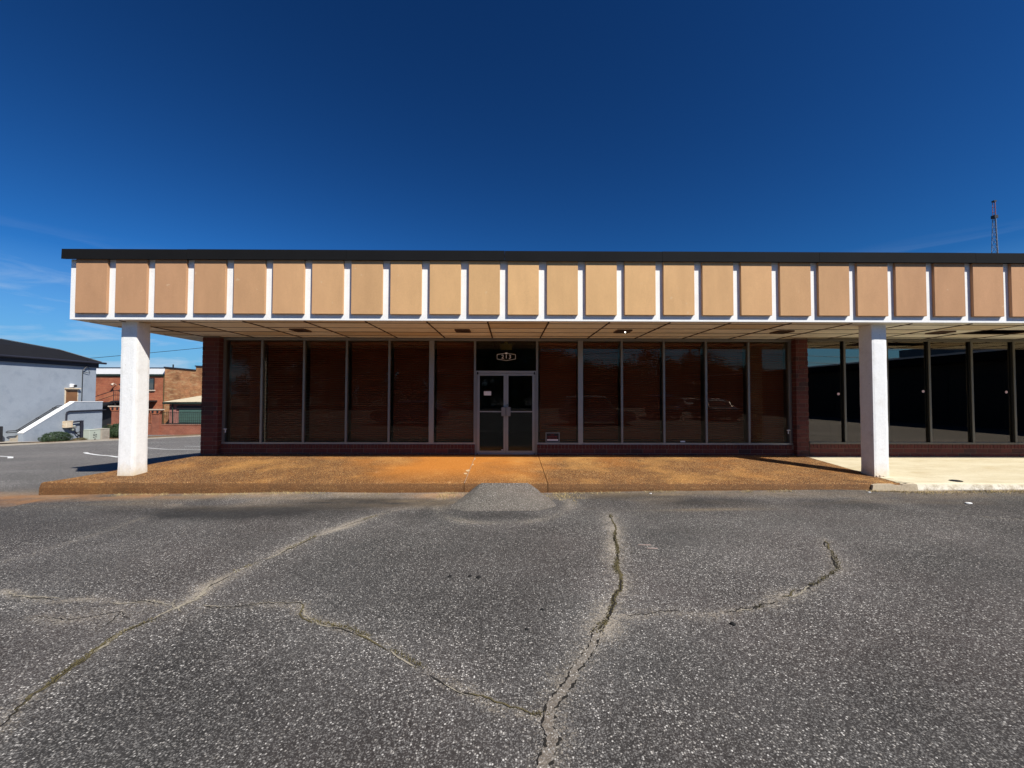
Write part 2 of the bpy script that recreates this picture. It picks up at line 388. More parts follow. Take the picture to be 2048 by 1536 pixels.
LOWBR = brick_mat('low_wall_brick', (.21,.055,.032), (.27,.082,.044), (.30,.2,.15), .22, .075, 'y', .25)
GREEND = M('green_door', (.065,.125,.105), .6, .12, 3); DKGREEN = M('dark_green_trim', (.015,.026,.020), .6); TANROOF = M('tan_roof', (.48,.42,.30), .85, .15, 2)
STONE = M('cap_stone', (.52,.44,.35), .9)
PAINTW = M('road_paint', (.74,.74,.72), .7, .1, 6, .25, 40); SOIL = M('bed_soil', (.17,.105,.055), .95, .3, 3, .3, 20, .6, 30)
GRASSD = M('dry_grass', (.38,.29,.135), .8, .25, 6, .2, 30); GRASSG = M('olive_weed', (.105,.088,.040), .8, .3, 6, .2, 30)
LEAF = M('shrub_leaf', (.030,.055,.022), .6, .4, 8, .3, 30, rnd=.1); LEAF2 = M('tree_leaf', (.045,.075,.022), .65, .35, 1.2, .3, 20, rnd=.2); BARK = M('bark', (.10,.075,.055), .95, .3, 6, .3, 40, .6, 30)
STEEL = M('galvanised_steel', (.20,.21,.23), .5, metal=.4); TOWERR = M('tower_red', (.30,.10,.09), .6); WOODP = M('pole_wood', (.12,.09,.07), .9)
PAPER = M('white_paper', (.70,.70,.68), .8, .05, 20); SIGNB = M('sign_black', (.012,.012,.012), .5); SIGNR = M('sign_red', (.14,.014,.016), .5); YELL = M('yellowed_plastic', (.58,.46,.13), .6, .08, 4)
LETTER = M('white_letter', (.80,.80,.78), .6, .02); PINK = M('pink_sticker', (.75,.50,.48), .6)
DUSTM = M('crack_fill', (.20,.17,.135), .95, .25, 9, .75, 95, .9, 110); CRACKD = M('crack_dark', (.016,.014,.012), .95)
MOSS = M('crack_weed', (.085,.070,.032), .95, .45, 14, .8, 70, .9, 90)

# ------------------------------------------------------------------ terrain
def gz(x, y):
    x = np.asarray(x, float); y = np.asarray(y, float)
    q = np.clip(y+10.45-9.5, -40, 200)
    sp = np.minimum(np.log1p(np.exp(np.minimum(q, 60))), 52)
    z = .006*np.clip(x, -40, 12) - .066*sp
    # gentle unevenness of the old lot
    return z + .012*np.sin(x*.7+1.3)*np.sin(y*.8+.4) + .006*np.sin(x*1.9+y*1.3)
def gzf(x, y): return float(gz(x, y))
_G = RNG.random((256, 256))
def vnoise(x, y):
    xi = np.floor(x).astype(int); yi = np.floor(y).astype(int); fx = x-xi; fy = y-yi
    fx = fx*fx*(3-2*fx); fy = fy*fy*(3-2*fy)
    g = lambda a, b: _G[a % 256, b % 256]
    return (g(xi,yi)*(1-fx)+g(xi+1,yi)*fx)*(1-fy)+(g(xi,yi+1)*(1-fx)+g(xi+1,yi+1)*fx)*fy
def fbm(x, y, o=4): return sum(vnoise(x*2**k+17*k, y*2**k-9*k)*.5**k for k in range(o))/sum(.5**k for k in range(o))

CRK = dict(
 main=[(1.54,-4.23),(1.39,-5.02),(1.24,-5.77),(1.1,-6.17),(1.09,-6.4),(1.05,-6.6),(.93,-6.79),(.81,-7.07),(.7,-7.26)],
 fill=[(.74,-7.18),(.66,-7.32),(.59,-7.44),(.49,-7.61),(.39,-7.8),(.33,-7.91),(.25,-8.05),(.23,-8.16),(.25,-8.24),(.23,-8.31),(.18,-8.41),(.13,-8.6),(.10,-8.9),(.14,-9.3)],
 branch=[(.22,-8.09),(.16,-8.09),(.09,-8.06),(.01,-8.05),(-.08,-8.01),(-.19,-7.95),(-.3,-7.89),(-.42,-7.8),(-.59,-7.68),(-.8,-7.52),(-1.04,-7.34),(-1.28,-7.21),(-1.51,-7.14),(-1.66,-7.05),(-1.78,-6.91),(-1.81,-6.83)],
 branch2=[(-1.81,-6.83),(-2.01,-6.81),(-2.27,-6.81),(-2.51,-6.85),(-2.67,-6.83)],
 diag=[(-2.80,-8.6),(-2.83,-8.11),(-2.88,-8.0),(-2.91,-7.88),(-2.93,-7.75),(-2.96,-7.6),(-2.97,-7.47),(-2.98,-7.35),(-2.99,-7.21),(-2.92,-7.07)],
 diag2=[(-2.92,-7.07),(-2.89,-6.89),(-2.84,-6.72),(-2.89,-6.45),(-2.87,-6.26),(-2.8,-5.98),(-2.69,-5.75),(-2.57,-5.38),(-2.45,-4.96),(-2.16,-4.49),(-1.88,-3.97),(-1.55,-3.68),(-1.28,-3.36)],
 left=[(-4.73,-6.55),(-4.37,-6.69),(-4.03,-6.72),(-3.81,-6.69),(-3.57,-6.76),(-3.39,-6.78),(-3.2,-6.75),(-2.93,-6.83)],
 left2=[(-3.9,-7.0),(-3.6,-7.05),(-3.3,-6.95),(-3.05,-7.05),(-2.95,-7.0)],
 left3=[(-3.45,-6.78),(-3.3,-6.95),(-3.22,-7.12)],
 right=[(.86,-7.07),(1.03,-7.08),(1.26,-7.02),(1.42,-7.02),(1.66,-7.05),(1.88,-7.02),(2.08,-6.97),(2.29,-6.88),(2.53,-6.75),(2.85,-6.56),(3.19,-6.34),(3.46,-6.15),(3.66,-5.84),(3.91,-5.38)],
 rtop=[(4.6,-3.0),(5.4,-3.25),(6.28,-3.71),(6.48,-4.08),(6.75,-4.34),(7.12,-4.53),(7.41,-4.58),(8.4,-4.7)],
)
CRK['faint'] = [(-5.54, -5.89), (-5.49, -5.39), (-5.43, -4.83), (-5.51, -4.12), (-5.56, -3.48)]
DUSTW = dict(faint=(.16,.42), main=(.20,.6), fill=(.16,.4), branch=(.09,.45), branch2=(.13,.35), diag=(.20,.45), diag2=(.17,.60), left=(.10,.52), left2=(.13,.42), left3=(.12,.4), right=(.15,.55), rtop=(.10,.3))
def dist_poly(X, Y, P):
    d = np.full(X.shape, 1e9)
    for (a, b), (c, e) in zip(P[:-1], P[1:]):
        dx, dy = c-a, e-b; t = np.clip(((X-a)*dx+(Y-b)*dy)/(dx*dx+dy*dy+1e-12), 0, 1)
        d = np.minimum(d, np.hypot(X-a-t*dx, Y-b-t*dy))
    return d

def build_ground():
    xs = np.concatenate([-np.geomspace(12.6, 2200, 46)[::-1], np.arange(-12.5, 12.51, .055), np.geomspace(12.6, 2200, 46)])
    ys = np.concatenate([-np.geomspace(9.6, 2200, 40)[::-1], np.arange(-9.55, -2.5, .05), np.geomspace(.06, 2200, 90)-2.5])
    X, Y = np.meshgrid(xs, ys); Z = gz(X, Y)
    nx, ny = len(xs), len(ys)
    co = np.stack([X, Y, Z], -1).reshape(-1, 3)
    i = (np.arange(ny-1)[:, None]*nx+np.arange(nx-1)[None]).ravel()
    q = np.stack([i, i+1, i+1+nx, i+nx], 1)
    me = bpy.data.meshes.new('parking_lot'); me.vertices.add(len(co)); me.vertices.foreach_set('co', co.ravel())
    me.loops.add(q.size); me.loops.foreach_set('vertex_index', q.ravel().astype(np.int32))
    me.polygons.add(len(q)); me.polygons.foreach_set('loop_start', np.arange(0, q.size, 4, dtype=np.int32)); me.polygons.foreach_set('loop_total', np.full(len(q), 4, np.int32))
    me.update(calc_edges=True); me.polygons.foreach_set('use_smooth', [True]*len(q))
    N = fbm(X*1.7+40, Y*1.7+40); N2 = fbm(X*.6+90, Y*.6+10)
    wX = X+.12*(fbm(X*2.5, Y*2.5)-.5); wY = Y+.12*(fbm(X*2.5+50, Y*2.5+50)-.5)
    dust = np.zeros(X.shape)
    for k, P in CRK.items():
        w, s = DUSTW[k]; d = dist_poly(wX, wY, P)
        dust = np.maximum(dust, s*np.exp(-(d/w)**2)*np.clip(.1+1.75*N*(.55+.9*fbm(X*.9+7, Y*.9+3)), 0, 1.3)+.30*s*np.exp(-(d/.035)**2))
    # pale rings round the asphalt ramp
    rd = np.hypot((wX+.1)/1.0, (wY+3.45)/1.05)
    dust = np.maximum(dust, .55*np.exp(-((rd-1.12)/.16)**2)*(Y > -5.2)*(.3+1.2*N))
    dust = np.maximum(dust, .5*np.exp(-((X+3.2)/.8)**2-((Y+6.95)/.28)**2)*(.3+1.2*N))
    # thin sandy drift parallel to the kerb
    dust = np.maximum(dust, .38*np.exp(-((Y+4.1+.12*np.sin(X*1.1))/.09)**2)*(X > 1.4)*(X < 6)*np.clip(2.6*N-.7, 0, 1))
    pale = np.zeros(X.shape)
    for k, P in CRK.items():
        pale = np.maximum(pale, min(1, DUSTW[k][1]*1.6)*np.exp(-(dist_poly(wX, wY, P)/.38)**2))
    pale = np.maximum(pale, np.clip(fbm(X*.45+70, Y*.6+20)*3.4-1.6, 0, .8))
    pale = np.maximum(pale, .8*np.exp(-((rd-1.15)/.3)**2)*(Y > -5.4))
    dark = np.zeros(X.shape)
    for (cx, cy, ax, ay, s) in ((-4.2,-3.98,1.9,.40,1.5),(-2.35,-3.48,1.45,.30,1.6),(-3.2,-3.75,1.3,.30,1.2),(-6.6,-4.6,2.4,.7,.45),(-.2,-4.25,.8,.22,.5),(2.1,-3.1,1.0,.20,.7),(3.4,-3.55,.9,.28,.75),(5.5,-3.7,1.0,.35,.55),(1.1,-3.0,.35,.14,.8),(-1.3,-4.1,.8,.25,.5),(8.2,-3.9,2.4,.7,.35),(1.9,-5.2,.5,.5,.25),(.15,-3.85,.6,.12,.5)):
        dark = np.maximum(dark, s*np.exp(-(((wX-cx)/ax)**2+((wY-cy)/ay)**2)**1.3)*(.35+1.2*N))
    base = Y+2.78
    clay = np.clip(1.15-np.abs(base+.05)/(.30+.22*np.clip((-X-5)/4, 0, 1)), 0, 1)*np.clip((-X-3.4)/3., 0, 1)*(base < .3)
    clay = clay*np.clip(2.6*fbm(X*2.2+3, Y*3.5+8)-.45, 0, 1.1)
    clay = np.maximum(clay, np.clip(2.2*N-.2, 0, 1)*np.clip(1.2-np.abs(Y+3.05+.10*(X+10))/.38, 0, 1)*(X < -8.3)*np.clip((X+14)/2, 0, 1))
    clay = np.maximum(clay, .9*np.exp(-((X+1.25)/.45)**2-((Y+2.95)/.20)**2))
    sand = np.clip(1-np.abs(base)/(.12+.95*N2), 0, 1)*.75*np.clip(N*2.4-.55, 0, 1)
    sand = np.maximum(sand, .8*np.exp(-((X-2.9)/.5)**2-((Y+3.02)/.12)**2)*N*1.5)
    sand = np.maximum(sand, .5*np.exp(-((X-3.1)/.8)**2-((Y+4.0)/.07)**2)*N*1.5)
    sand = np.maximum(sand, .5*np.clip(1-np.abs(Y+3.15)/.5, 0, 1)*(X > 6.0)*np.clip(N*2.4-.8, 0, 1))
    worn = np.clip((-X-8.5+.6*(Y+2.7))/3.5, 0, 1)*np.clip((Y+4.2)/1.6, 0, 1)*(.6+.8*N2)
    sand = np.maximum(sand, .42*np.clip(1-np.abs(Y+2.98)/.34, 0, 1)*(.35+1.1*N)*(X < 6.5)*(X > -7))
    strawy = .45*np.clip(1-np.abs(Y+3.25)/.75, 0, 1)*np.clip(fbm(X*.8+33, Y*3+2)*3.2-1.35, 0, 1)
    sand = np.maximum(sand, strawy)
    for n, a in (('pale', pale*.75), ('worn', worn), ('dust', dust), ('dark', dark), ('clay', clay), ('sand', sand)):
        at = me.attributes.new(n, 'FLOAT', 'POINT'); at.data.foreach_set('value', np.clip(a, 0, 1).ravel().astype(np.float32))
    me.materials.append(ASPH)
    return struct(obj('parking_lot', me))
GROUND = build_ground()

def resample(P, step):
    P = np.array(P, float); d = np.r_[0, np.cumsum(np.hypot(*np.diff(P, axis=0).T))]
    t = np.arange(0, d[-1], step); return np.stack([np.interp(t, d, P[:, 0]), np.interp(t, d, P[:, 1])], 1)
def strip(name, P, wf, mat, z=.004, step=.018, jit=.012, gaps=0., parent=None, seed=None):
    RNG = np.random.default_rng(seed if seed is not None else int(abs(P[0][0]*977+P[0][1]*331)*10)); RN2 = np.random.default_rng(int(z*1e5)+len(P))
    Q = resample(P, step); n = len(Q); T = np.gradient(Q, axis=0); T /= np.linalg.norm(T, axis=1)[:, None]+1e-9; Nn = np.stack([-T[:, 1], T[:, 0]], 1)
    off = np.cumsum(RNG.normal(0, jit*.55, n)); off -= np.linspace(off[0], off[-1], n); off = np.clip(off, -.03, .03)
    w = np.array([wf(k/(n-1)) for k in range(n)])
    gate = np.clip((vnoise(np.arange(n)*.08+RN2.random()*99, np.zeros(n)+3)-gaps)*5, 0, 1) if gaps else np.ones(n)
    a = Q+Nn*(off+w*.5*gate*(1+RN2.normal(0, .22, n)))[:, None]; b = Q+Nn*(off-w*.5*gate*(1+RN2.normal(0, .22, n)))[:, None]
    s = MB()
    for k in range(n):
        s.v.append((a[k,0], a[k,1], gzf(*a[k])+z)); s.v.append((b[k,0], b[k,1], gzf(*b[k])+z))
    s.f = [(2*k, 2*k+1, 2*k+3, 2*k+2) for k in range(n-1) if gate[k] > .05 or gate[k+1] > .05]
    return s.build(name, mat, parent)
def two(name, P, w0, w1, mat, **k): return strip(name, P, lambda t: w0+(w1-w0)*t, mat, parent=GROUND, **k)
two('crack', CRK['main'], .014, .045, MOSS, gaps=.15); two('crack_edge', CRK['main'], .008, .018, CRACKD, z=.007, gaps=.42)
two('crack_edge', CRK['fill'], .056, .078, CRACKD, z=.003, jit=.008)
two('crack_fill', CRK['fill'], .045, .062, ASPH3, z=.006, jit=.008)
two('crack', CRK['branch'], .013, .008, CRACKD, gaps=.36); two('crack', CRK['branch'], .010, .014, MOSS, z=.006, gaps=.52)
two('crack', CRK['branch2'], .012, .007, CRACKD, gaps=.4)
two('crack', CRK['diag'], .026, .024, MOSS, gaps=.2); two('crack_edge', CRK['diag'], .007, .007, CRACKD, z=.007, gaps=.45)
two('crack', CRK['diag2'], .012, .012, CRACKD, gaps=.50)
two('crack', CRK['left'], .007, .009, CRACKD, gaps=.50); two('crack', CRK['left2'], .006, .008, CRACKD, gaps=.45); two('crack', CRK['left3'], .006, .008, CRACKD, gaps=.4)
two('crack', CRK['right'], .007, .020, CRACKD, gaps=.36); two('crack', CRK['right'][6:], .012, .018, MOSS, z=.006, gaps=.5)
two('crack', CRK['rtop'], .012, .012, CRACKD, gaps=.45)

PALED = M('pale_grit', (.27,.24,.185), .95, .3, 12, .6, 80)
for k_, w_ in (('left', .013), ('branch2', .008)): two('grit_line', CRK[k_], w_, w_, PALED, z=.0055, gaps=.35, seed=int(w_*1000)+len(CRK[k_]))
two('grit_line', CRK['diag2'][:8], .035, .016, PALED, z=.0055, gaps=.38); two('grit_line', CRK['diag'][3:], .012, .04, PALED, z=.0052, gaps=.42, seed=77)
two('grit_line', CRK['branch'], .012, .012, PALED, z=.0052, gaps=.5, seed=78); two('grit_line', CRK['right'][5:10], .014, .014, PALED, z=.0052, gaps=.5, seed=79)
two('grit_line', [(-3.35,-6.70),(-3.15,-6.82),(-2.98,-6.98),(-2.90,-7.08)], .01, .012, PALED, z=.0058, gaps=.3); two('grit_line', [(-3.0,-6.72),(-2.9,-6.86),(-2.75,-6.95)], .01, .008, PALED, z=.0058, gaps=.3)
def blades(name, pts, hmin, hmax, mat, width=.004, lean=.7, parent=None):
    n = len(pts); P = np.array(pts, float); z = gz(P[:, 0], P[:, 1]) if P.shape[1] == 2 else P[:, 2]
    h = RNG.uniform(hmin, hmax, n); an = RNG.uniform(0, 2*np.pi, n); le = RNG.uniform(.2, lean, n)*h*1.6; wa = RNG.uniform(0, np.pi, n)
    b = np.stack([P[:, 0], P[:, 1], z], 1); wv = np.stack([np.cos(wa), np.sin(wa), 0*wa], 1)*width
    tip = b+np.stack([np.cos(an)*le, np.sin(an)*le, h], 1); mid = b+np.stack([np.cos(an)*le*.35, np.sin(an)*le*.35, h*.65], 1)
    V = np.stack([b-wv, b+wv, mid+wv*.8, mid-wv*.8, tip], 1).reshape(-1, 3)
    s = MB(); s.v = V.tolist(); s.f = [f for k in range(n) for f in ((5*k, 5*k+1, 5*k+2, 5*k+3), (5*k+3, 5*k+2, 5*k+4))]
    return s.build(name, mat, parent, fix=False)
def scatter(P, n, w, keep=.45):
    Q = resample(P, .01); o = []
    while len(o) < n:
        k = RNG.integers(len(Q))
        if vnoise(np.array([k*.03+5]), np.array([7.]))[0] < keep: continue
        o.append(Q[k]+RNG.normal(0, w, 2))
    return o
pts = scatter(CRK['main'], 900, .012)+scatter(CRK['branch'], 420, .012, .55)+scatter(CRK['diag'], 650, .010, .35)+scatter(CRK['right'][6:], 450, .014, .5)+scatter(CRK['diag2'], 300, .02, .6)+scatter(CRK['fill'][:3], 120, .02)
tag(blades('weed', pts, .004, .018, GRASSG, .0035), 'olive brown weeds and moss growing in the asphalt cracks', 'weeds', kind='stuff')
pts = [(RNG.uniform(-8.6, 12), -2.80-abs(RNG.normal(0, .05))) for _ in range(3800)]
pts = [p for p in pts if (fbm(np.array([p[0]*1.3+9]), np.array([2.]))[0] > .50) and not (-1.0 < p[0] < .8)]
pts += [(RNG.normal(.98, .13), RNG.normal(-3.05, .15)) for _ in range(220)]+[(RNG.normal(-1.15, .12), RNG.normal(-3.0, .13)) for _ in range(160)]
pts += [(RNG.uniform(7.2, 11), -2.84-abs(RNG.normal(0, .09))) for _ in range(1100)]
tag(blades('dry_grass', pts, .008, .04, GRASSD, .0035, 2.2), 'dry straw-coloured grass tufts along the foot of the kerb', 'grass', kind='stuff')

# ------------------------------------------------------------------ pavement in front of the shop
def walk_z(y): return .30+(.30-.152)/2.68*np.clip(y, -2.68, 5)
def xleft(y): return np.interp(y, [-2.75, -2.55, -2.2, -.2, .2], [-8.80, -8.66, -8.46, -7.70, -7.62])
def slab(name, x0, x1, mat, parent, leftedge=False, front=-2.72, seed=0):
    prof = [(.25, None), (0., None), (-.6, None), (-1.2, None), (-1.8, None), (-2.3, None), (-2.55, None), (front+.035, None), (front+.008, -.014), (front, -.04), (front-.012, -.10), (front-.02, -.45)]
    nx = max(3, int((x1-x0)/.12)); s = MB(); xsn = np.linspace(0, 1, nx)
    for j, (y, dz) in enumerate(prof):
        for k, u in enumerate(xsn):
            xl = float(xleft(y)) if leftedge else x0
            x = xl+(x1-xl)*u; nn = float(fbm(np.array([x*2.1+seed]), np.array([3.7+.01*j]), 3)[0]-.5)
            zz = float(walk_z(y)) + (dz or 0); yy = y
            if j >= 7: yy += nn*.035; zz += nn*.012 if j < 10 else 0
            s.v.append((x, yy, zz))
    m = len(prof)
    for j in range(m-1):
        for k in range(nx-1):
            a = j*nx+k; s.f.append((a, a+1, a+nx+1, a+nx))
    # side walls down
    for k in (0, nx-1):
        i = len(s.v)
        for j in range(m): x, y, z = s.v[j*nx+k]; s.v.append((x, y, -.6 if j < m-1 else z-.15))
        for j in range(m-1): s.f.append((j*nx+k, (j+1)*nx+k, i+j+1, i+j))
    return s.build(name, mat, parent)
WALK = struct(empty('sidewalk', (0, -1.4, .15)))
slab('slab', -8.8, -.856, AGG, WALK, True, seed=1); slab('slab', -.844, .722, AGG, WALK, seed=5); slab('slab', .734, 7.44, AGG, WALK, seed=9)
MB().quad((-.852,-2.70,.15),(-.84,-2.70,.15),(-.84,0,.297),(-.852,0,.297)).build('joint', CONC, WALK)
# bits of pale mortar left on the joint
mb = MB()
for (x, y, a, b) in ((-.88,-1.75,.05,.10),(-.90,-2.0,.04,.07),(-.82,-1.2,.02,.08),(-.83,-.6,.015,.1)):
    n = 9; i = len(mb.v); z = float(walk_z(y))
    for k in range(n):
        an = 2*math.pi*k/n; q = random.uniform(.7, 1.2); yy = y+math.sin(an)*b*q; mb.v.append((x+math.cos(an)*a*q, yy, float(walk_z(yy))+.005))
    mb.f.append(tuple(range(i, i+n)))
mb.build('mortar_smear', M('pale_mortar', (.56,.40,.22), .9), WALK)
CW = struct(empty('concrete_walk', (12, -1.4, .15)))
slab('slab', 7.452, 21, CREAM, CW, front=-2.70, seed=14)
mb = MB().prism([(6.84,.02),(6.86,.135),(6.95,.150),(7.25,.150),(7.30,.128),(7.40,.126),(7.43,.150),(7.69,.152),(7.72,.02)], -2.765, -2.70, 'y')
mb.build('kerb_stone', M('tan_kerb_stone', (.46,.38,.27), .9, .2, 4, .2, 30, .5, 40, dirt=(.24,.17,.10), dirts=5), CW)
mb = MB()
for (P, w) in (([(6.55,-2.45),(6.75,-2.55),(6.9,-2.68),(6.98,-2.74)], .02), ([(7.0,-2.3),(7.3,-2.45),(7.6,-2.6),(7.72,-2.69)], .012), ([(7.35,-2.66),(7.5,-2.66),(7.6,-2.69)], .03), ([(7.1,-2.2),(7.45,-2.35),(7.62,-2.40)], .015)):
    Q = resample(P, .03)
    for k in range(len(Q)-1):
        a, b = Q[k], Q[k+1]; w1 = w*random.uniform(.5, 1.2)
        mb.quad((a[0],a[1]-w1/2,float(walk_z(a[1]-w1/2))+.005),(b[0],b[1]-w1/2,float(walk_z(b[1]-w1/2))+.005),(b[0],b[1]+w1/2,float(walk_z(b[1]+w1/2))+.005),(a[0],a[1]+w1/2,float(walk_z(a[1]+w1/2))+.005))
mb.build('crack', CRACKD, CW)
# asphalt ramp up to the kerb
def ramp():
    nx, ny = 24, 16; s = MB()
    for j in range(ny+1):
        t = j/ny; y = -2.70-1.32*t
        hl = np.interp(t, [0, .35, .8, 1], [-.74, -.84, -1.00, -.70]); hr = np.interp(t, [0, .35, .8, 1], [.57, .70, .76, .46])
        for i in range(nx+1):
            u = i/nx; x = hl+(hr-hl)*u+(.05*(vnoise(np.array([t*5+i*9.]), np.array([2.]))[0]-.5) if i in (0, nx) else 0)
            e = min(u, 1-u)*nx; side = min(1, .05+e/4.0)**.8
            top = .148*(1-t)**1.25
            g = gzf(x, y)
            s.v.append((x, y, g+.003+max(0, (top-(g if t < .1 else 0)))*side if t < .999 else g+.003))
    for j in range(ny):
        for i in range(nx):
            a = j*(nx+1)+i; s.f.append((a, a+1, a+nx+2, a+nx+1))
    return s.build('asphalt_ramp', ASPH2, None, True)
struct(ramp())
# round cover on the pale walk
dc = thing('drain_cover', (8.71,-2.51,.16), 'small round black cover set in the pale concrete walk', 'cover')
mb = MB()
for (r, z0) in ((.115, .004), (.09, .010)):
    i = len(mb.v)
    for k in range(20):
        an = 2*math.pi*k/20; x = 8.71+r*math.cos(an); y = -2.51+.75*r*math.sin(an); mb.v.append((x, y, float(walk_z(y))+z0))
    mb.f.append(tuple(range(i, i+20)))
mb.build('lid', IRON, dc)

# ------------------------------------------------------------------ the shop building
XR = 20.0
B = thing('strip_mall_building', (0, 4, 0), 'long flat-roofed shop building with tan-panelled canopy and dark brick storefront', 'building')
# fascia: white stucco band, tan panels proud of it, black coping
MB().box(-8.64, XR, -2.43, -2.33, 3.278, 4.462).build('fascia_board', WHITE, B)
MB().box(-8.64, -8.54, -2.33, 12, 3.278, 4.462).build('fascia_return', WHITE, B)
pm = MB().cbox(0, .612, 0, .055, 0, 1.060, .004).mesh('fascia_panel', TAN)
for k in range(37): obj('fascia_panel', pm, B, (-8.487+.768*k+random.uniform(-.003,.003), -2.486+random.uniform(-.003,.002), 3.392+random.uniform(-.003,.003)))
x = -8.73; cuts = [-6.3, -3.2, -.1, 3.0, 6.1, 9.2, 12.3, 15.4, 18.5, XR+.1]
for c in cuts:
    dz = random.uniform(-.002, .003)
    MB().prism([(-2.535,4.442+dz),(-2.530,4.640+dz),(-2.20,4.65+dz),(-2.20,4.60+dz),(-2.43,4.59+dz),(-2.44,4.466+dz),(-2.52,4.446+dz)], x, c-.004, 'x').build('coping', BLACK, B); x = c
MB().box(-8.74, -8.64, -2.2, 12, 4.445, 4.635).build('coping', BLACK, B)
MB().box(-8.54, XR, -2.33, 12, 4.44, 4.54).build('roof', M('roof_gravel', (.22,.21,.20), .95), B)
# soffit of separate panels on a dark grid
SOF = empty('soffit', (0, -1.2, 3.28)); SOF.parent = B; SOF.matrix_parent_inverse = Matrix.Translation(-Vector(B.location)); SOF['kind'] = 'thing'; del SOF['kind']
_gb = 1
rows = [-2.33, -2.16, -1.56, -.96, -.36, .02]
mcache = {}
lines = [-8.54]+[-.44+1.22*k for k in range(-6, 17)]
for c in range(len(lines)-1):
    for r in range(5):
        x0, x1, y0, y1 = lines[c]+.015, lines[c+1]-.015, rows[r]+.008, rows[r+1]-.008
        if r == 2 and abs(lines[c]-10.54) < .1: continue           # the missing panel
        key = (round(x1-x0, 3), r)
        if key not in mcache: mcache[key] = MB().box(0, x1-x0, 0, y1-y0, 0, .016).mesh('soffit_panel', SOFFIT)
        tilt = obj('soffit_panel', mcache[key], SOF, (x0, y0, 3.276+random.uniform(-.003, .003)))
for x in lines[1:-1]: MB().box(x-.0145, x+.0145, -2.33, .02, 3.264, 3.300).build('grid_bar', TBAR, SOF)
for y in rows[1:-1]:
    for c in range(len(lines)-1): MB().box(lines[c]+.0148, lines[c+1]-.0148, y-.0075, y+.0065, 3.268, 3.298).build('grid_bar', TBAR, SOF)
MB().box(-8.54, -7.72, .03, 12, 3.276, 3.292).build('soffit_strip', SOFFIT, SOF)
# black sheet painting in the shade of the void above the panels
MB().box(-8.54, XR, -2.32, .02, 3.52, 3.54).build('shade_sheet', GAP, SOF)
for i, x in enumerate((-4.73, -1.06, 2.57, 6.2, 9.83)):
    mb = MB(); a, b = .165, .185; y = -1.24
    mb.box(x-a, x+a, y-b, y-b+.03, 3.245, 3.275).box(x-a, x+a, y+b-.03, y+b, 3.245, 3.275).box(x-a, x-a+.03, y-b+.03, y+b-.03, 3.245, 3.275).box(x+a-.03, x+a, y-b+.03, y+b-.03, 3.245, 3.275)
    L = mb.build('soffit_light', LIGHTM, SOF); MB().box(x-a+.03, x+a-.03, y-b+.03, y+b-.03, 3.262, 3.272).build('lens', LENS, L) if False else None
    MB().box(x-a+.03, x+a-.03, y-b+.03, y+b-.03, 3.264, 3.273).build('light_lens', LENS, SOF)
t = NT('emissive_bulb'); t.set((.9,.9,.85), .3); t.b.inputs['Emission Color'].default_value = (1,.93,.8,1); t.b.inputs['Emission Strength'].default_value = 7  # emissive material of the small ball at one soffit fixture
me = bpy.data.meshes.new('bulb'); bm = bmesh.new(); bmesh.ops.create_uvsphere(bm, u_segments=12, v_segments=8, radius=.013); bm.to_mesh(me); bm.free(); me.materials.append(t.m)
obj('bulb', me, SOF, (2.62, -1.26, 3.242))

# columns
def column(x0, x1, lab):
    s = MB(); nz = 40; per = []
    n = 6
    for j in range(nz+1):
        z = float(walk_z(-2.05))-.03+(3.274-float(walk_z(-2.05))+.03)*j/nz
        ring = []
        for (ax, ay, bx, by) in ((x0,-2.21,x1,-2.21),(x1,-2.21,x1,-1.89),(x1,-1.89,x0,-1.89),(x0,-1.89,x0,-2.21)):
            for k in range(n):
                u = k/n; px = ax+(bx-ax)*u; py = ay+(by-ay)*u
                cx, cy = (x0+x1)/2, -2.05; d = .003*(fbm(np.array([px*7+z*2]), np.array([py*7+z*5]))[0]-.5)*2
                if k == 0: d -= .006
                base = .006*max(0, 1-j/3)
                sx = 1 if px > cx else -1; sy = 1 if py > cy else -1
                ex = (d+base) if abs(px-cx) > .15 else 0; ey = (d+base) if abs(py-cy) > .15 else 0
                ring.append((px+sx*ex, py+sy*ey, z))
        per.append(len(s.v)); s.v += ring
    m = 4*n
    for j in range(nz):
        for k in range(m): s.f.append((per[j]+k, per[j]+(k+1)%m, per[j+1]+(k+1)%m, per[j+1]+k))
    o = s.build('column', COLW, B); o['label'] = lab; return o
column(-7.84, -7.52, 'white rendered column near the left corner of the canopy'); c2 = column(7.385, 7.695, 'white rendered column between the brown and the pale pavement')
# crumbled plaster at the foot of the right column
mb = MB()
for (x, y, w, h) in ((7.41,-2.235,.05,.03),(7.47,-2.24,.06,.04),(7.55,-2.235,.05,.022)):
    mb.cbox(x, x+w, y, y+.03, float(walk_z(y))-.01, float(walk_z(y))+h, .01)
mb.build('crumbled_plaster', STONE, B)

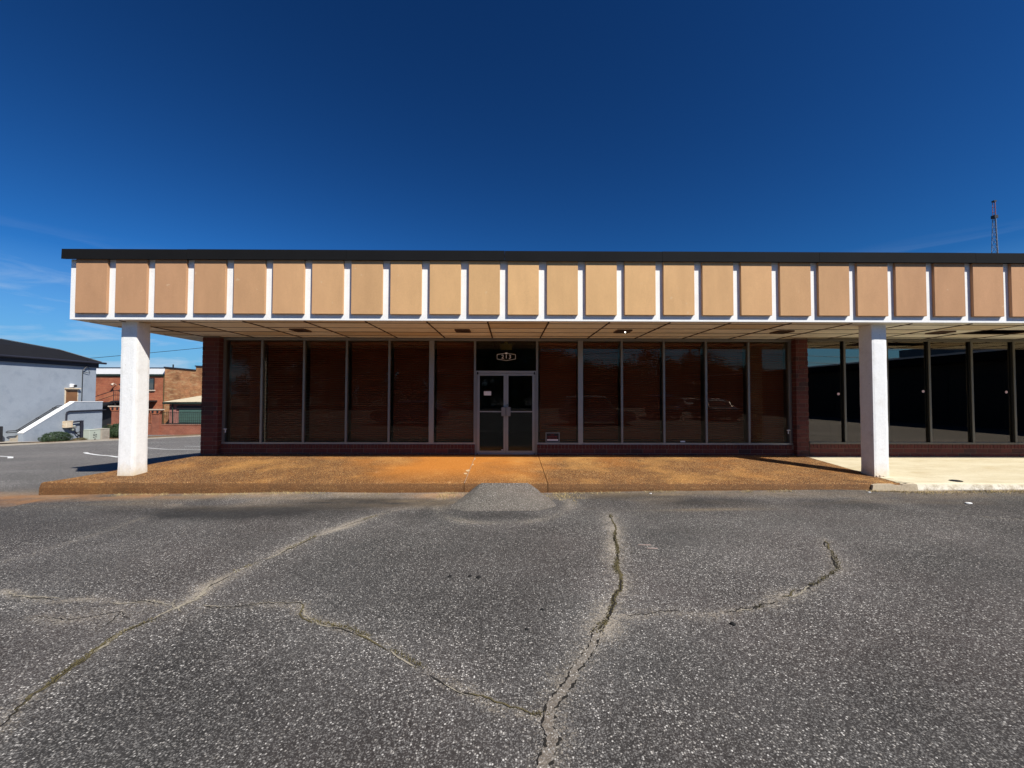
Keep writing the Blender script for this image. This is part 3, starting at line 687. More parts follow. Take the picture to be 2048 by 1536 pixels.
# brickwork
def brick_course(parent, x0, x1, z, yf, depth, L=.295, h=.098, off=0., g=.010, stuff=None):
    x = x0-off
    while x < x1-.01:
        a, b = max(x, x0), min(x+L, x1)
        if b-a > .03:
            key = ('b', round(b-a, 3), round(h, 3), round(depth, 3))
            if key not in mcache: mcache[key] = MB().cbox(0, b-a, 0, depth, 0, h, .005).mesh('brick', BRICK)
            o = obj('brick', mcache[key], parent, (a, yf+random.uniform(-.002, .002), z))
        x += L+g
def pier(x0, x1, yf, yb, zb):
    P = MB().box(x0+.008, x1-.008, yf+.008, yb, zb, 3.272).build('brick_pier', MORTAR, B)
    z = zb; k = 0
    while z < 3.17:
        if k % 2 == 0: brick_course(P, x0, x1, z, yf, .12, L=min(.295, x1-x0-.09))
        else:
            brick_course(P, x0, x1, z, yf, .12, L=min(.295, x1-x0-.09), off=(min(.295, x1-x0-.09)+.01)-.08)
        z += .108; k += 1
    return P
PL = pier(-7.71, -7.29, -.2, .3, .215); PR = pier(7.245, 7.558, -.2, .3, .215)
# brick returns of the two piers (mortar coloured back plate is part of the pier)
def returns(P, x, sgn):
    for k in range(28):
        z = .215+.108*k; y0, y1 = (-.075, .06) if k % 2 == 0 else (-.075, .06)
        key = ('r',)
        if key not in mcache: mcache[key] = MB().cbox(0, .03, 0, .125, 0, .098, .004).mesh('brick', BRICK)
        obj('brick', mcache[key], P, (x if sgn > 0 else x, y0, z))
returns(PL, -7.319, 1); returns(PR, 7.244, -1)
def knee(x0, x1, yf, yb, top, name='knee_wall'):
    K = MB().box(x0, x1, yf+.008, yb, .02, top-.004).build(name, MORTAR, B)
    brick_course(K, x0+.005, x1-.005, top-.105-.112, yf, .09, h=.102, off=.06)
    brick_course(K, x0+.005, x1-.005, top-.105-.224, yf+.002, .09, h=.102, off=.20)
    s = MB(); x = x0+.006
    while x < x1-.06:
        w = .077+random.uniform(-.003, .003); s.cbox(x, min(x+w, x1-.004), yf-.004+random.uniform(-.003,.003), yf+.10, top-.104, top-.004+random.uniform(-.001,.002), .005); x += w+.011
    o = s.build('rowlock_sill', BRICK, K); o['kind'] = 'stuff'; return K
knee(-7.29, -.875, -.09, .10, .557); knee(.705, 7.243, -.09, .10, .557); knee(7.558, XR, -.215, .05, .600)
# side, rear and party walls, floor and ceiling inside
MB().box(-7.70, -7.45, .3, 12, -1.6, 4.44).build('side_wall', SIDEBR, B)
MB().box(-7.45, XR, 11.8, 12, -1.6, 4.44).build('rear_wall', SIDEBR, B)
MB().box(XR-.2, XR, .05, 11.8, -.5, 4.44).build('end_wall', SIDEBR, B)
MB().box(7.30, 7.50, .3, 11.8, .2, 4.44).build('party_wall', INT, B)
MB().box(-7.45, XR-.2, .10, 11.8, -.3, .285).build('shop_floor', CARPET, B)
MB().box(-7.45, XR-.2, .06, 11.8, 3.36, 3.42).build('shop_ceiling', INT, B)
MB().box(-7.45, 7.30, 6.5, 6.7, .285, 3.36).build('inner_wall', INT, B)
MB().box(-7.71, XR, .021, .06, 3.262, 4.44).build('wall_above_windows', INT, B)

# --- left unit storefront: frame, panes
yG = 0.0
SF = MB().box(-7.29, 7.243, -.05, .05, 3.195, 3.262).build('window_head', ALU, B)
MB().box(-7.29, -.875, -.06, .05, .557, .600).build('window_sill', ALU2, B); MB().box(.705, 7.243, -.06, .05, .557, .600).build('window_sill', ALU2, B)
mull = [-7.30, -6.31, -5.24, -4.156, -3.071, -1.99, -.885, .705, 1.816, 2.877, 3.958, 5.041, 6.138, 7.22]
for i, x in enumerate(mull):
    w = .062 if i in (5, 8) else .026
    if i in (0,): a, b = -7.40, -7.325
    elif i == 13: a, b = 7.165, 7.235
    else: a, b = x-w, x+w
    if i == 0: a, b = -7.289, -7.235
    z0 = .285 if i in (6, 7) else .60
    MB().box(a, b, -.05, .05, z0, 3.195).build('mullion', ALU2 if i in (5, 8) else ALU, B)
blindX = []
for i in range(13):
    if i == 6: continue
    x0 = (-7.235 if i == 0 else mull[i]+(.062 if i in (5, 8) else .026)); x1 = (7.165 if i+1 == 13 else mull[i+1]-(.062 if i+1 in (5, 8) else .026))
    MB().box(x0, x1, -.004, .004, .60, 3.195).build('window_pane', GLASS, B)
    blindX.append((x0, x1))
# --- door unit
MB().box(-.857, .677, -.05, .05, 2.372, 2.43).build('door_head', ALU2, B)
MB().box(-.857, .677, -.004, .004, 2.43, 3.195).build('transom_pane', GLASSD, B)
MB().box(-.857, -.822, -.045, .045, .285, 2.372).build('door_jamb', ALU, B); MB().box(.645, .677, -.045, .045, .285, 2.372).build('door_jamb', ALU, B)
MB().box(-.875, .70, -.10, .06, .262, .287).build('threshold', ALU, B)
def leaf(x0, x1, hx, lab):
    z0, z1 = .295, 2.366
    s = MB().box(x0, x0+.058, -.024, .024, z0, z1).box(x1-.058, x1, -.024, .024, z0, z1).box(x0+.058, x1-.058, -.024, .024, z1-.06, z1).box(x0+.058, x1-.058, -.024, .024, z0, z0+.095)
    D = s.build('door', ALU2, B); D['label'] = lab
    MB().box(x0+.058, x1-.058, -.004, .004, z0+.095, z1-.06).build('door_pane', GLASSD, D)
    MB().box(x0+.058, x1-.058, -.075, -.050, 1.375, 1.402).box(x0+.058, x0+.075, -.05, -.01, 1.375, 1.402).box(x1-.075, x1-.058, -.05, -.01, 1.375, 1.402).build('push_bar', ALU2, D)
    MB().cbox(hx-.055, hx+.055, -.10, -.030, 1.275, 1.505, .006).build('pull_plate', ALU, D)
    return D
leaf(-.820, -.092, -.150, 'left glass door leaf with a white notice'); dr = leaf(-.086, .643, -.026, 'right glass door leaf with a lock')
MB().tube([(-.055,-.020,1.56),(-.055,-.034,1.56)], .014, 12).build('lock', IRON, dr)
for x in (-.815, .638): MB().cbox(x-.018, x+.018, -.06, -.024, 2.335, 2.40, .006).build('pivot_cover', IRON, B)
for x in (-.815, .638): MB().cbox(x-.018, x+.018, -.06, -.024, .29, .325, .006).build('pivot_cover', IRON, B)
# number on the transom: hexagonal outline, crest and digits
def text_mesh(body, size, mat, depth=.002):
    cu = bpy.data.curves.new('t', 'FONT'); cu.body = body; cu.size = size; cu.extrude = depth; cu.align_x = 'CENTER'; cu.align_y = 'CENTER'; cu.offset = size*.006; cu.space_character = 1.35
    o = bpy.data.objects.new('t', cu); COL.objects.link(o); bpy.context.view_layer.update()
    me = bpy.data.meshes.new_from_object(o.evaluated_get(bpy.context.evaluated_depsgraph_get())); bpy.data.objects.remove(o); bpy.data.curves.remove(cu)
    me.materials.clear(); me.materials.append(mat); return me
NS = thing('address_decal', (-.085, -.008, 2.70), 'white house number 213 in a hexagonal outline on the transom glass', 'address number')
o = obj('digits', text_mesh('213', .138, LETTER), NS, (-.085, -.008, 2.79)); o.rotation_euler = (math.pi/2, 0, 0)
hx = [(-.32,2.735),(-.32,2.85),(-.085,2.885),(.15,2.85),(.15,2.735),(-.085,2.695)]
mb = MB()
for k in range(6):
    a, b = hx[k], hx[(k+1)%6]; mb.tube([(a[0],-.008,a[1]),(b[0],-.008,b[1])], .0055, 6)
mb.build('outline', LETTER, NS)
MB().prism([(-.115,2.905),(-.10,2.895),(-.085,2.91),(-.07,2.895),(-.055,2.905),(-.062,2.86),(-.108,2.86)], -.010, -.006, 'y').build('crest', LETTER, NS)
EX = thing('exit_sign', (-.09, .30, 3.0), 'yellowed box sign hanging inside above the entrance', 'sign')
MB().cbox(-.245, .06, .30, .36, 3.00, 3.175, .008).build('sign_box', YELL, EX); MB().box(-.14, -.05, .31, .35, 3.176, 3.36).build('bracket', YELL, EX)
PN = thing('paper_notice', (-.56, -.006, 1.80), 'small white paper notice with a dark header on the left door glass', 'notice')
MB().box(-.655, -.470, -.0085, -.0045, 1.80, 1.905).build('paper', PAPER, PN); MB().box(-.655, -.470, -.0085, -.0045, 1.91, 1.93).build('header', SIGNB, PN)
SG = thing('window_sign', (1.10, -.012, .60), 'black and red framed sign with a white strip at the foot of a window', 'sign')
mb = MB().box(.925, .948, -.016, -.006, .604, .856).box(1.262, 1.285, -.016, -.006, .604, .856).box(.948, 1.262, -.016, -.006, .834, .856).box(.948, 1.262, -.016, -.006, .604, .622)
mb.build('sign_frame', ALU, SG); MB().box(.948, 1.262, -.010, -.006, .622, .834).build('sign_board', SIGNB, SG)
mb = MB()
for (z, h, w, n) in ((.785,.022,.10,5),(.73,.035,.26,7),(.69,.02,.24,9)):
    for k in range(n): mb.box(1.105-w/2+w*k/n, 1.105-w/2+w*(k+.7)/n, -.0115, -.010, z, z+h)
mb.build('red_print', SIGNR, SG); MB().box(.965, 1.245, -.0125, -.0102, .648, .683).build('white_strip', PAPER, SG)
tag(MB().box(4.38, 4.50, -.010, -.005, .612, .648).build('window_label', PAPER), 'small pale label at the foot of a window right of the door', 'label')
tag(MB().box(-.205, -.155, -.0085, -.0045, .40, .418).build('door_sticker', PAPER), 'tiny pale sticker in the bottom corner of the left door', 'sticker')
for (x, z, lab) in ((-7.20, .93, 'small white sensor on the leftmost window frame'), (7.13, .93, 'small white sensor on the window frame beside the right brick pier')):
    S = thing('window_sensor', (x, -.06, z), lab, 'sensor'); me = MB().tube([(x-.045,-.06,z),(x,-.075,z+.004),(x+.045,-.06,z)], [.008,.02,.008], 10).build('sensor_cap', PAPER, S)
    MB().box(x-.012, x+.012, -.055, -.045, z-.09, z-.01).build('sensor_mount', PAPER, S)

# --- blinds behind the panes
ordn = ['first','second','third','fourth','fifth','sixth']
slat_cache = {}
for i, (x0, x1) in enumerate(blindX):
    side = 'left' if i < 6 else 'right'; n = (6-i) if i < 6 else (i-5)
    a, b = x0+.035+.02*random.random(), x1-.02-.03*random.random()
    o = thing('window_blind', ((a+b)/2, .12, .62), f'closed brown slatted blind in the {ordn[n-1]} window to the {side} of the entrance door', 'blind', 'brown blinds behind the shop windows')
    w = b-a; s = MB(); z = .70; ang = rad(54); k = 0
    while z < 3.10:
        t = ang+random.uniform(-.05, .05); c, sn = .027*math.cos(t), .027*math.sin(t); y = .12; th = .0016
        s.v += [(a, y-c, z-sn),(b, y-c, z-sn),(b, y+c, z+sn),(a, y+c, z+sn),(a, y-c+th, z-sn-th),(b, y-c+th, z-sn-th),(b, y+c+th, z+sn-th),(a, y+c+th, z+sn-th)]
        q = 8*k; s.f += [(q,q+1,q+2,q+3),(q+4,q+7,q+6,q+5),(q,q+4,q+5,q+1),(q+2,q+6,q+7,q+3)]; z += .0555; k += 1
    sl_ = s.build('slat', SLAT, o, fix=False); sl_['kind'] = 'stuff'
    MB().cbox(a-.01, b+.01, .085, .155, 3.10, 3.17, .005).build('head_rail', SLAT, o); MB().cbox(a, b, .10, .14, .625, .655, .005).build('bottom_rail', SLAT, o)
    for f in (.15, .5, .85): MB().tube([(a+w*f, .088, .64), (a+w*f, .088, 3.1)], .002, 5).build('cord', CORD, o)

# --- neighbouring unit
MB().box(7.558, XR, -.2, -.06, 3.20, 3.262).build('window_head', BRONZE, B); MB().box(7.558, XR, -.22, -.06, .600, .640).build('window_sill', BRONZE, B)
nm = [8.49+1.082*k for k in range(11)]
px = 7.562
for k, x in enumerate(nm):
    mu_ = MB().box(x-.024, x+.024, -.2, -.186, .64, 3.20).build('mullion', BRONZE, B); MB().box(x-.021, x+.021, -.186, -.06, .64, 3.20).build('shaded_reveal', SIGNB, mu_)  # mullion sides blacked to paint in the shade of the reveal
    MB().box(px, x-.024, -.140, -.132, .64, 3.20).build('window_pane', GLASST, B); px = x+.024
for (x, z, n) in ((8.36, 1.86, 'leftmost'), (10.53, 1.93, 'middle'), (12.66, 1.92, 'rightmost')):
    tag(MB().tube([(x, -.1425, z), (x, -.1455, z)], .034, 18).build('round_sticker', PINK), f'{n} of the three round pale pink stickers on the dark windows', 'sticker', 'stickers on the neighbouring windows')
pb = thing('pale_blind', (13.3, .1, .64), 'pale olive roller blind in the window at the right edge', 'blind')
MB().box(12.86, 13.85, .06, .07, .68, 3.0).build('blind_sheet', M('olive_blind', (.30,.28,.19), .8), pb); MB().tube([(12.86,.065,3.04),(13.85,.065,3.04)], .03, 10).build('blind_roll', BRONZE, pb)
tag(MB().cbox(11.1, 12.2, 5.0, 5.6, .285, 1.1, .01).build('counter', INT), 'low counter inside the dark neighbouring shop', 'counter')

# ------------------------------------------------------------------ grey building with outside stair (left)
def terr(x, y): return gzf(x, y)
GB = thing('grey_building', (-34, 14, -1.2), 'grey-blue rendered building with dark low roof and outside stair at the left', 'building')
MB().box(-46, -30, 2, 19.28, -2.2, 3.76).build('wall', GREYW, GB)
MB().box(-30.0, -29.90, 2, 19.30, 3.72, 4.02).build('eave_board', NAVY, GB); MB().box(-46, -29.9, 19.28, 19.36, 3.72, 4.02).build('eave_board', NAVY, GB)
rp = [(-29.75,4.02),(-29.75,4.10),(-32.9,5.0),(-37.2,5.78),(-41.5,5.0),(-46.2,4.08),(-46.2,4.02)]
MB().prism(rp, 1.8, 19.45, 'y').build('roof', ROOFD, GB)
MB().tube([(-29.72,1.8,4.03),(-29.72,19.7,4.03)], .07, 8).build('gutter', NAVY, GB)
MB().tube([(-29.80,19.44,4.13),(-32.9,19.45,5.03),(-37.2,19.46,5.81)], .03, 6).build('ridge_trim', ALU, GB)
MB().tube([(-29.8,18.45,4.2),(-29.82,18.55,3.95),(-29.86,18.5,3.75),(-29.9,18.25,3.45),(-29.93,18.28,3.3),(-29.93,18.27,1.1)], .025, 6).build('conduit', IRON, GB); MB().tube([(-29.86,18.5,3.75),(-29.88,18.72,3.5),(-29.90,18.68,3.28),(-29.93,18.28,3.35)], .018, 6).build('conduit', IRON, GB)
MB().box(-30.0,-29.985,17.22,18.08,.10,2.13).build('door_frame', RUST, GB); D = MB().box(-29.985,-29.965,17.30,18.0,.10,2.05).build('door', BRNDOOR, GB); MB().tube([(-29.965,17.38,1.1),(-29.93,17.38,1.1)], .03, 8).build('handle', IRON, D); MB().box(-30.0,-29.82,17.2,18.1,2.13,2.20).build('door_hood', RUST, GB)
MB().cbox(-30.0,-29.86,17.5,17.72,2.24,2.48,.02).build('wall_lamp', TRIMW, GB); MB().cbox(-29.86,-29.76,17.62,17.80,2.26,2.42,.03).build('lamp_head', IRON, GB)
# stair with solid parapet
poly = [(13.94,-1.75),(13.94,-.54),(16.76,1.27),(18.60,1.24),(18.60,-2.1)]
MB().prism(poly, -28.80, -29.10, 'x').build('stair_parapet', GREYW, GB)
cp = [(13.92,-.545),(16.75,1.268),(18.62,1.238),(18.62,1.275),(16.74,1.305),(13.92,-.505)]
MB().prism(cp, -28.78, -29.12, 'x').build('parapet_top', TRIMW, GB)  # stair parapet top in a paler colour than its wall
for k in range(9):
    y = 13.95+.30*k; MB().box(-29.98, -29.10, y, 18.6, -1.6+.0 if k == 0 else -1.18+.155*k, -1.03+.155*k+.0).build('step', CONC, GB)
mb = MB().tube([(-29.75,13.95,-.42),(-29.75,14.4,-.43),(-29.75,16.55,1.0),(-29.75,17.0,1.02)], .025, 8).tube([(-29.75,13.95,-.52),(-29.75,14.4,-.53),(-29.75,16.55,.90),(-29.75,17.0,.92)], .025, 8)
mb.tube([(-29.75,13.95,-.42),(-29.75,13.88,-.47),(-29.75,13.95,-.52)], .025, 8); mb.build('handrail', IRON, GB)
for (y, z) in ((14.6,-.4),(15.6,.27),(16.5,.88)): MB().tube([(-29.75,y,z),(-29.99,y,z)], .018, 6).build('rail_bracket', IRON, GB)
MB().tube([(-28.72,18.75,.67),(-28.72,16.35,.66),(-28.72,16.22,.60),(-28.72,16.19,.48),(-28.72,16.19,0)], .045, 8).build('conduit', NAVY, GB)
EB = thing('electrical_box', (-28.68,16.2,-.4), 'rusty cream electrical box on the grey stair wall', 'electrical box')
MB().cbox(-28.795,-28.52,16.02,16.42,-.40,.03,.015).build('box', RUST, EB); MB().cbox(-28.60,-28.505,16.0,16.44,-.01,.05,.01).build('lid', RUST, EB)
EM = thing('electric_meter', (-28.7,16.6,-.62), 'small pale electric meter hanging beside the rusty box', 'meter')
MB().cbox(-28.795,-28.62,16.47,16.70,-.60,-.28,.02).build('meter_base', PALEG, EM); MB().tube([(-28.62,16.58,-.40),(-28.52,16.58,-.40)], .085, 14).build('dial', ALU2, EM)
UP = thing('utility_post', (-28.6,17.1,-1.35), 'dark utility post with cables against the grey stair wall', 'post')
MB().cbox(-28.72,-28.58,17.02,17.15,terr(-28.6,17.1)-.1,.02,.01).build('post', NAVY, UP); MB().tube([(-28.65,16.42,-.06),(-28.65,17.08,-.02)], .05, 8).build('cross_pipe', NAVY, UP)
MB().tube([(-28.66,16.6,-.6),(-28.62,16.75,-.78),(-28.62,16.95,-.72),(-28.65,17.05,-.6)], .03, 6).tube([(-28.66,16.7,-.75),(-28.62,16.9,-.95),(-28.65,17.05,-1.0)], .025, 6).build('cable', IRON, UP)
for (y0, y1, mt, nm_, lab) in ((17.16, 17.92, PALEG, 'utility_cabinet', 'pale green utility cabinet with dark stencilled marks'), (17.95, 18.56, CONC, 'meter_cabinet', 'grey louvred cabinet beside the pale green one')):
    zb = terr(-28.5, (y0+y1)/2); U = thing(nm_, (-28.5,(y0+y1)/2,zb), lab, 'cabinet')
    MB().cbox(-28.78,-28.20,y0,y1,zb-.05,-.66,.012).build('housing', mt, U); MB().cbox(-28.79,-28.18,y0-.01,y1+.01,-.66,-.62,.01).build('top', mt, U)
    if mt is PALEG:
        for (bt, sz, dz) in (('J', .13, -.82), ('LAW', .15, -.98), ('APT', .12, -1.14)):
            pass
        mb = MB()
        for (yc, z, w, h) in ((17.50,-.84,.07,.05),(17.44,-.99,.04,.10),(17.52,-1.0,.08,.07),(17.62,-.99,.06,.08),(17.46,-1.15,.09,.05),(17.60,-1.13,.12,.04),(17.54,-1.27,.11,.06)): mb.box(-28.197,-28.193,yc-w/2,yc+w/2,z-h/2,z+h/2)
        mb.build('stencil_mark', IRON, U)
    else:
        for k in range(5): MB().box(-28.197,-28.185,y0+.08,y1-.08,-1.25+.1*k,-1.21+.1*k).build('louvre', CONC, U)
# planting bed and kerb in front of the grey building
mb = MB(); ysb = np.linspace(4, 30, 40)
for y in ysb: mb.v += [(-30.0, y, terr(-30, y)+.10), (-27.3, y, terr(-27.3, y)+.06), (-27.25, y, terr(-27.3, y)-.1)]
for k in range(39): mb.f += [(3*k, 3*k+1, 3*k+4, 3*k+3), (3*k+1, 3*k+2, 3*k+5, 3*k+4)]
struct(mb.build('planting_bed', SOIL))
mb = MB()
for y in ysb: mb.v += [(-27.30, y, terr(-27.3, y)+.09), (-27.12, y, terr(-27.12, y)+.09), (-27.10, y, terr(-27.1, y)-.1)]
for k in range(39): mb.f += [(3*k, 3*k+1, 3*k+4, 3*k+3), (3*k+1, 3*k+2, 3*k+5, 3*k+4)]
struct(mb.build('kerb', CONC))
mb = MB()
for y in ysb[:20]: mb.v += [(-29.9, y, terr(-30, y)+.125), (-27.9, y, terr(-27.3, y)+.125)]
for k in range(15): mb.f += [(2*k, 2*k+1, 2*k+3, 2*k+2)]
struct(mb.build('footpath', CONC))
PO = thing('dark_post', (-29.6, 13.3, -1), 'short dark post at the left edge by the grey wall', 'post')
MB().cbox(-29.75,-29.5,13.36,13.55,terr(-29.6,13.4)-.05,-.10,.02).build('post_shaft', IRON, PO)

def bush(name, c, r, n, lab, mat=LEAF, size=.05):
    T = thing(name, (c[0], c[1], c[2]-r[2]*.6), lab, 'shrub'); s = MB()
    for _ in range(n):
        d = RNG.normal(0, 1, 3); d /= np.linalg.norm(d); q = RNG.uniform(.55, 1.0)**.5*(.82+.3*vnoise(np.array([d[0]*3+9]), np.array([d[1]*3+d[2]*3+5]))[0])
        p = np.array(c)+d*q*np.array(r)
        if p[2] < c[2]-r[2]*.75: continue
        a = RNG.normal(0, 1, 3); a /= np.linalg.norm(a); b = np.cross(a, d); b /= np.linalg.norm(b)+1e-9; w = size*RNG.uniform(.6, 1.3)
        s.quad(p-a*w, p-b*w*.35, p+a*w, p+b*w*.35)
    s.build('foliage', mat, T, fix=False)
    mb = MB()
    for k in range(5): mb.tube([(c[0], c[1], c[2]-r[2]*.9), (c[0]+RNG.normal(0,.3)*r[0], c[1]+RNG.normal(0,.3)*r[1], c[2]+r[2]*.2)], [.02,.008], 5)
    mb.build('stem', BARK, T); return T
bush('shrub', (-28.35, 15.3, terr(-28.4,15.3)+.28), (.42,.95,.42), 3200, 'low dark green rounded shrub at the foot of the grey stair')
bush('weed_clump', (-28.4, 16.7, terr(-28.4,16.6)+.10), (.3,.5,.14), 500, 'thin green weeds beside the utility post', GRASSG)
bush('hedge', (-29.2, 21.0, terr(-29.5,21)+.55), (.8,1.4,.75), 4500, 'dark hedge in the shade behind the utility cabinets', LEAF, .07)
bush('hedge', (-31.3, 22.6, terr(-31.3,22.6)+.5), (1.2,1.2,.7), 4500, 'dark hedge half hidden by the white left column', LEAF, .07)

# ------------------------------------------------------------------ brick buildings beyond the lot
RB = thing('red_brick_building', (-48, 36, -3), 'red brick two-storey building with white parapet behind the grey one', 'building')
MB().box(-64, -37.55, 34.5, 46, -4.5, 3.95).build('wall', REDBR, RB); MB().box(-64, -37.5, 34.42, 46, 3.97, 4.62).build('parapet', TRIMW, RB)
MB().box(-64, -37.5, 34.38, 34.5, 3.74, 3.95).build('gutter', DKGREEN, RB); MB().box(-64.1, -37.45, 34.38, 46, 4.63, 4.70).build('parapet_cap', NAVY, RB)
W_ = MB().box(-39.9, -38.95, 34.44, 34.52, 2.25, 3.55).build('window', IRON, RB); MB().box(-40.0, -38.85, 34.36, 34.5, 2.12, 2.25).build('sill', STONE, W_); MB().box(-39.82,-39.03,34.43,34.438,2.33,3.47).build('pane', GLASST, W_)
MB().tube([(-37.75,34.35,3.7),(-37.75,34.35,-2.5)], .08, 8).build('downpipe', M('olive_pipe', (.16,.12,.05), .7), RB)
for x in (-43.1, -42.2):
    MB().tube([(x,34.5,2.75),(x,34.2,2.95)], .03, 6).tube([(x-.06,34.2,2.95),(x-.1,34.05,2.75)], [.05,.14], 8).build('flood_lamp', STONE if x < -43 else IRON, RB)
MB().tube([(-38.2,36,4.6),(-38.2,36,5.15)], .07, 8).build('vent_pipe', IRON, RB)
# stair landing and railing
FE = thing('iron_stair', (-43, 33, -3), 'dark iron stair and landing on the red brick building', 'stair')
MB().box(-41.4, -38.6, 32.4, 34.5, .95, 1.10).build('landing', IRON, FE)
MB().prism([(-47.5,-1.08),(-41.4,.95),(-41.4,1.10),(-47.5,-.92)], 32.45, 32.55, 'y').prism([(-47.5,-1.08),(-41.4,.95),(-41.4,1.10),(-47.5,-.92)], 33.4, 33.5, 'y').build('stringer', IRON, FE)
for k in range(12): MB().box(-47.3+.5*k, -46.85+.5*k, 32.5, 33.45, -.82+.166*k, -.78+.166*k).build('tread', IRON, FE)
mb = MB().tube([(-47.5,32.45,.1),(-41.4,32.45,2.15),(-38.6,32.45,2.15)], .035, 6).tube([(-47.5,32.45,-.4),(-41.4,32.45,1.66),(-38.6,32.45,1.66)], .025, 6); mb.build('top_rail', IRON, FE)
for k in range(14): x = -41.4+.21*k; MB().tube([(x,32.45,1.1),(x,32.45,2.12)], .012 if k % 5 else .03, 5).build('baluster', IRON, FE)
for x in (-41.3, -38.8): MB().box(x-.06, x+.06, 32.5, 32.62, -3.4, .95).build('post', IRON, FE)
MB().box(-46, -40.7, 34.40, 34.49, -3.2, .85).build('shade_backing', IRON, FE)  # black sheet painting in the shade under the landing
MB().box(-47.5, -40.7, 33.6, 33.7, -3.4, .9).build('shade_panel', IRON, FE)  # second black sheet standing in for the shade below the stair
TB = thing('orange_brick_building', (-33, 36, -3), 'weathered orange brick wall with stepped parapet beside the red building', 'building')
MB().prism([(-37.45,-4.5),(-37.45,4.66),(-34.1,4.36),(-34.1,4.78),(-26,4.5),(-26,-4.5)], 34.0, 46, 'y').build('wall', TANBR, TB)
MB().prism([(-37.5,4.66),(-34.05,4.36),(-34.05,4.46),(-37.5,4.77)], 33.9, 34.5, 'y').build('parapet_cap', NAVY, TB); MB().prism([(-34.15,4.78),(-26,4.5),(-26,4.6),(-34.15,4.90)], 33.9, 34.5, 'y').build('parapet_cap', NAVY, TB)
LB = thing('low_garage', (-32, 32, -2.5), 'low plum brick garage with green roller door and tan roof', 'garage')
MB().box(-35.2, -26.5, 32.0, 33.9, -3.2, .74).build('wall', PURBR, LB)
MB().quad((-35.6,31.6,.98),(-26,31.6,.98),(-26,33.95,2.0),(-31.2,33.95,2.0)).quad((-35.6,31.6,.98),(-31.2,33.95,2.0),(-33.5,33.95,1.25),(-35.6,33.95,.98)).build('roof', TANROOF, LB, fix=False)
MB().box(-35.6, -26, 31.58, 31.70, .76, .97).build('eave', DKGREEN, LB); MB().tube([(-34.75,31.85,.74),(-34.75,31.9,-1.4)], .05, 8).build('downpipe', DKGREEN, LB)
G = MB().box(-34.15, -29.6, 31.93, 31.99, -1.6, .25).build('garage_door', GREEND, LB); MB().box(-34.35, -29.4, 31.86, 32.0, .25, .55).build('dark_band', IRON, LB)  # black band across the wall above the garage door
for k in range(5): MB().box(-34.15, -29.6, 31.925, 31.932, -1.25+.3*k, -1.235+.3*k).build('panel_joint', DKGREEN, G)
LW = thing('low_brick_wall', (-34, 31, -2.6), 'low red brown brick wall along the street beyond the lot', 'wall')
MB().box(-40.5, -26, 31.0, 31.3, -3.4, -1.34).build('wall', LOWBR, LW); MB().box(-40.55, -26, 30.97, 31.33, -1.34, -1.27).build('wall_cap', LOWBR, LW)
FN = thing('iron_fence', (-34, 31.15, -1.3), 'black iron picket fence on the low brick wall', 'fence')
mb = MB().box(-38.9, -26, 31.13, 31.16, -.12, -.08).box(-38.9, -26, 31.13, 31.16, -1.20, -1.16); mb.build('rail', IRON, FN)
pk = MB().box(-.02, .02, 31.135, 31.155, -1.27, .02).mesh('picket', IRON)
for k in range(64): obj('picket', pk, FN, (-38.8+.2*k, 0, 0))
for (x0, x1, top, lab) in ((-36.1,-34.9,.28,'corbelled brick gate pillar with pale cap beside the green garage'), (-38.9,-36.7,.62,'wide corbelled brick gate head left of the downpipe'), (-40.1,-38.9,.60,'brick gate pillar with pale cap left of the white column')):
    GP = thing('gate_pillar', ((x0+x1)/2, 30.9, -2.6), lab, 'pillar', 'brick gate pillars')
    MB().box(x0+.22, x1-.22, 30.7, 30.98, -3.2, top-.5).build('shaft', LOWBR, GP); MB().prism([(x0+.22,top-.5),(x1-.22,top-.5),(x1,top-.1),(x0,top-.1)], 30.65, 30.985, 'y').build('corbel', REDBR, GP); MB().box(x0-.08, x1+.08, 30.6, 30.99, top-.1, top).build('cap', STONE, GP)
    for f in (.3, .7): MB().box(x0+(x1-x0)*f-.1, x0+(x1-x0)*f+.1, 30.63, 30.66, top-.42, top-.14).build('niche', IRON, GP)
# overhead wire and its poles
def sag(a, b, s, n=16): return [tuple(Vector(a).lerp(Vector(b), k/n)-Vector((0,0,s*4*(k/n)*(1-k/n)))) for k in range(n+1)]
tag(MB().tube(sag((-70,28,2.9),(-9,28,8.45),.55,24), .022, 5).build('overhead_wire', IRON), 'single overhead wire crossing the sky behind the left column', 'wire')
PP = thing('utility_pole', (-9,28,-2), 'wooden utility pole hidden behind the shop carrying the overhead wire', 'pole'); MB().tube([(-9,28.2,-3),(-9,28.2,9)], [.16,.11], 10).build('pole_shaft', WOODP, PP)
# painted bay lines
def line(P, w, lab):
    Q = resample(P, .25); T = np.gradient(Q, axis=0); T /= np.linalg.norm(T, axis=1)[:, None]; Nn = np.stack([-T[:,1], T[:,0]], 1); s = MB()
    for k in range(len(Q)):
        for sg in (1, -1): p = Q[k]+Nn[k]*sg*w/2; s.v.append((p[0], p[1], gzf(*p)+.012))
    s.f = [(2*k, 2*k+1, 2*k+3, 2*k+2) for k in range(len(Q)-1)]
    o = s.build('bay_line', PAINTW, GROUND); return o
line([(-17.3,6.35),(-16.6,5.75),(-15.2,4.78),(-14.4,4.40),(-13.4,3.75)], .13, ''); line([(-20.5,5.2),(-17.9,4.35),(-17.0,3.6)], .13, '')
line([(-17.6,9.3),(-15.4,8.0),(-12.5,7.2)], .10, ''); line([(-13.9,7.9),(-12.4,7.9)], .08, ''); line([(-16.4,10.3),(-13.5,9.9)], .10, '')

